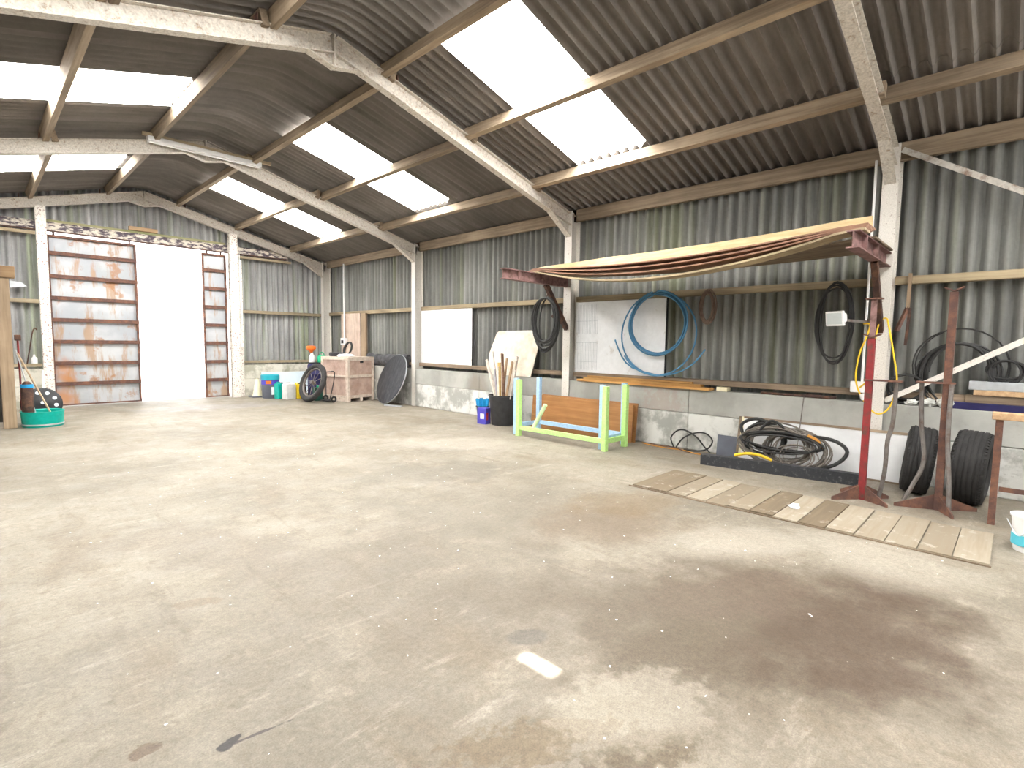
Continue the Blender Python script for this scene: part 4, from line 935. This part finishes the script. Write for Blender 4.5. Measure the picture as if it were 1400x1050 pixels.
# trestle at the right and its surroundings
t = thing('trestle', 'rusty steel trestle with a timber top beside the tyres', 'trestle', (3.18, .5, 0))
for yy in (.96, .02): part('leg', MB().bar((3.18, yy, 0), (3.18, yy, .925), .05, .05, (1, 0, 0)), 'rust_steel', t, bevel=.003)
part('top', MB().box(3.12, 3.26, -.05, 1.01, .925, .985), 'wood_x', t, bevel=.006); part('stretcher', MB().box(3.17, 3.19, .045, .93, .30, .34), 'rust_steel', t)
t = thing('paint_bucket', 'white plastic bucket with cyan print on the floor at the trestle', 'bucket', (2.56, .71, 0))
part('body', MB().lathe([(.105, 0), (.108, .005), (.13, .26), (.138, .262), (.138, .275), (.126, .275), (.10, .01), (.0001, .01)], (2.56, .71, 0), n=28), 'white_plastic', t, True)
part('label_band', wrap((2.56, .71, 0), .122, PI * .5, PI * 1.5, .05, .13), 'cyan', t)
part('handle', MB().tube(smooth_path([(2.56 - .14, .71 + .02, .24), (2.40, .75, .18), (2.42, .80, .14), (2.56, .86, .22)], 4), .004, 6), 'galv', t, True)

# tyres
def tyre(label, c, yaw, lean, R0=.345, w=.24, tread=True):
    t = thing('car_tyre', label, 'tyre', (c[0], c[1], 0), 'tyres by the wall')
    ax = Vector((math.sin(yaw), math.cos(yaw), lean)).normalized(); o = Vector((c[0], c[1], R0 * math.sqrt(1 - (ax.z) ** 2) + abs(ax.z) * w / 2 + .001))
    pr = [(R0 - .005, -.40), (R0, -.25), (R0 + .002, 0), (R0, .25), (R0 - .005, .40), (R0 - .03, .48), (R0 - .07, .52), (R0 - .11, .50), (R0 - .135, .42), (R0 - .125, .36), (R0 - .08, .40), (R0 - .04, .36), (R0 - .03, 0), (R0 - .04, -.36), (R0 - .08, -.40), (R0 - .125, -.36), (R0 - .135, -.42), (R0 - .11, -.50), (R0 - .07, -.52), (R0 - .03, -.48)]
    part('carcass', MB().lathe([(r, z * w) for r, z in pr], o, ax, 56, True), 'rubber', t, True)
    for zz in (-.30, -.15, 0, .15, .30): part('tread_rib', MB().lathe([(R0 - .003, zz * w - .05 * w), (R0 + .008, zz * w - .045 * w), (R0 + .008, zz * w + .045 * w), (R0 - .003, zz * w + .05 * w)], o, ax, 56, True), 'rubber', t, True)
    a1 = ax.orthogonal().normalized(); b1 = ax.cross(a1); mb = MB()
    for q in range(60):
        for s in (-1, 1):
            th = 2 * PI * q / 60; d = a1 * math.cos(th) + b1 * math.sin(th); mb.bar(o + d * (R0 - .006) + ax * s * w * .36, o + d * (R0 - .016) + ax * s * w * .46, .016, .014, d)
    k2 = part('tread_block', mb, 'rubber', t); k2['kind'] = 'stuff'
    return t
tyre('worn car tyre standing against the end of the white board', (3.93, 1.57), -.12, .10)
tyre('worn car tyre standing next to the trestle', (3.86, 1.15), .06, .06, .355, .27)

# ledge clutter beyond the column
coil('cable_coil', 'big black cable coil standing on the ledge behind the rusty stand', 'coil', 'cable_black', .012, (4.475, 1.34, 1.27), YV, ZV, XV * -1, (.30, .31), 9.0, .06, .06, 51, squash=.8)
coil('cable_coil', 'loose wide loops of thin black cable behind the rusty stand', 'coil', 'cable_black', .007, (4.475, 1.33, 1.33), YV, ZV, XV * -1, (.36, .42), 2.2, .04, .06, 52, squash=.8)
coil('cable_coil', 'small black cable coil on the ledge next to the floodlight column', 'coil', 'cable_black', .012, (4.44, 1.78, 1.07), YV, ZV, XV * -1, (.14, .16), 4.0, .03, .06, 53, squash=.8)
coil('cable_coil', 'dark cable coil lying at the end of the metal box section', 'coil', 'cable_black', .010, (4.46, .96, 1.31), YV, ZV, XV * -1, (.13, .10), 6.0, .03, .06, 54, squash=.8)
single('metal_section', MB().box(4.36, 4.50, -.40, 1.24, 1.10, 1.19), 'galv', 'long galvanised box section on top of the ledge timbers', 'metal section', bevel=.005)
single('ledge_timber', MB().box(4.35, 4.44, -.38, 1.20, 1.045, 1.098), 'wood_x', 'brown timber length directly under the galvanised section', 'timber', 'timbers on the ledge', bevel=.004)
single('ledge_timber', MB().box(4.37, 4.52, -.35, 1.26, .962, 1.043), 'dark_sill', 'grey old timber length in the middle of the ledge stack', 'timber', 'timbers on the ledge', bevel=.004)
single('blue_tray', MB().box(4.36, 4.53, .78, 1.44, .8865, .960), 'navy', 'dark blue tray at the bottom of the ledge stack', 'tray', bevel=.006)
R = random.Random(17)
for q, (y, z, s, lab) in enumerate(((1.42, .94, .075, 'crumpled clear plastic bag next to the blue tray'), (1.56, .95, .06, 'crumpled pale plastic scrap between the bags on the ledge'), (1.72, .94, .05, 'small crumpled plastic scrap below the small cable coil'))):
    mb = MB(); nn = 14; mm = 9
    prof = [(max(.0001, s * math.sin(PI * i / mm)), s * .95 * (1 - math.cos(PI * i / mm)) * .7) for i in range(mm + 1)]
    mb.lathe(prof, (4.39, y, .8875), n=nn); mb.v = [Vector((v.x + R.uniform(-.012, .012), v.y + R.uniform(-.02, .02), max(.8875, v.z + R.uniform(-.018, .018)))) for v in mb.v]
    single('plastic_bag', mb, 'paper', lab, 'plastic bag', 'plastic scraps on the ledge')
t = thing('hanging_bracket', 'bent rusty bracket hanging from the wall rail beside the floodlight column', 'bracket', (4.43, 1.84, 1.6))
part('strap', MB().bar((4.44, 1.815, 2.37), (4.44, 1.82, 1.98), .05, .03), 'wood_z', t); part('arm', MB().bar((4.44, 1.82, 1.99), (4.38, 1.90, 1.72), .045, .03), 'rust_steel', t)
part('chain', MB().bar((4.45, 1.80, 1.98), (4.45, 1.82, 1.56), .08, .02), 'dark_rust', t)

# ------------------------------------------------------------------ floor debris
R = random.Random(23); mb = MB()
for q in range(190):
    x = R.uniform(-2.6, 2.0); y = R.uniform(1.0, 9.0); s = R.uniform(.002, .0065); a = R.uniform(0, PI)
    dx, dy = Vector((math.cos(a), math.sin(a), 0)) * s, Vector((-math.sin(a), math.cos(a), 0)) * s * R.uniform(.4, 1)
    mb.prism([Vector((x, y, .0003)) + dx + dy, Vector((x, y, .0003)) - dx + dy, Vector((x, y, .0003)) - dx - dy, Vector((x, y, .0003)) + dx - dy * .4], (0, 0, s * .5))
o = single('floor_debris', mb, 'white_plastic', 'pale crumbs and paint flakes scattered over the concrete floor', 'debris'); o['kind'] = 'stuff'
mb = MB().lathe([(.0001, 0), (.05, 0), (.055, .012), (.03, .03), (.0001, .028)], (2.33, 2.30, .022), n=10); R = random.Random(4)
mb.v = [Vector((v.x + R.uniform(-.015, .015), v.y + R.uniform(-.02, .02), max(.0225, v.z + R.uniform(-.006, .012)))) for v in mb.v]
single('paper_scrap', mb, 'white_plastic', 'crumpled white scrap lying on the pit boards', 'scrap')
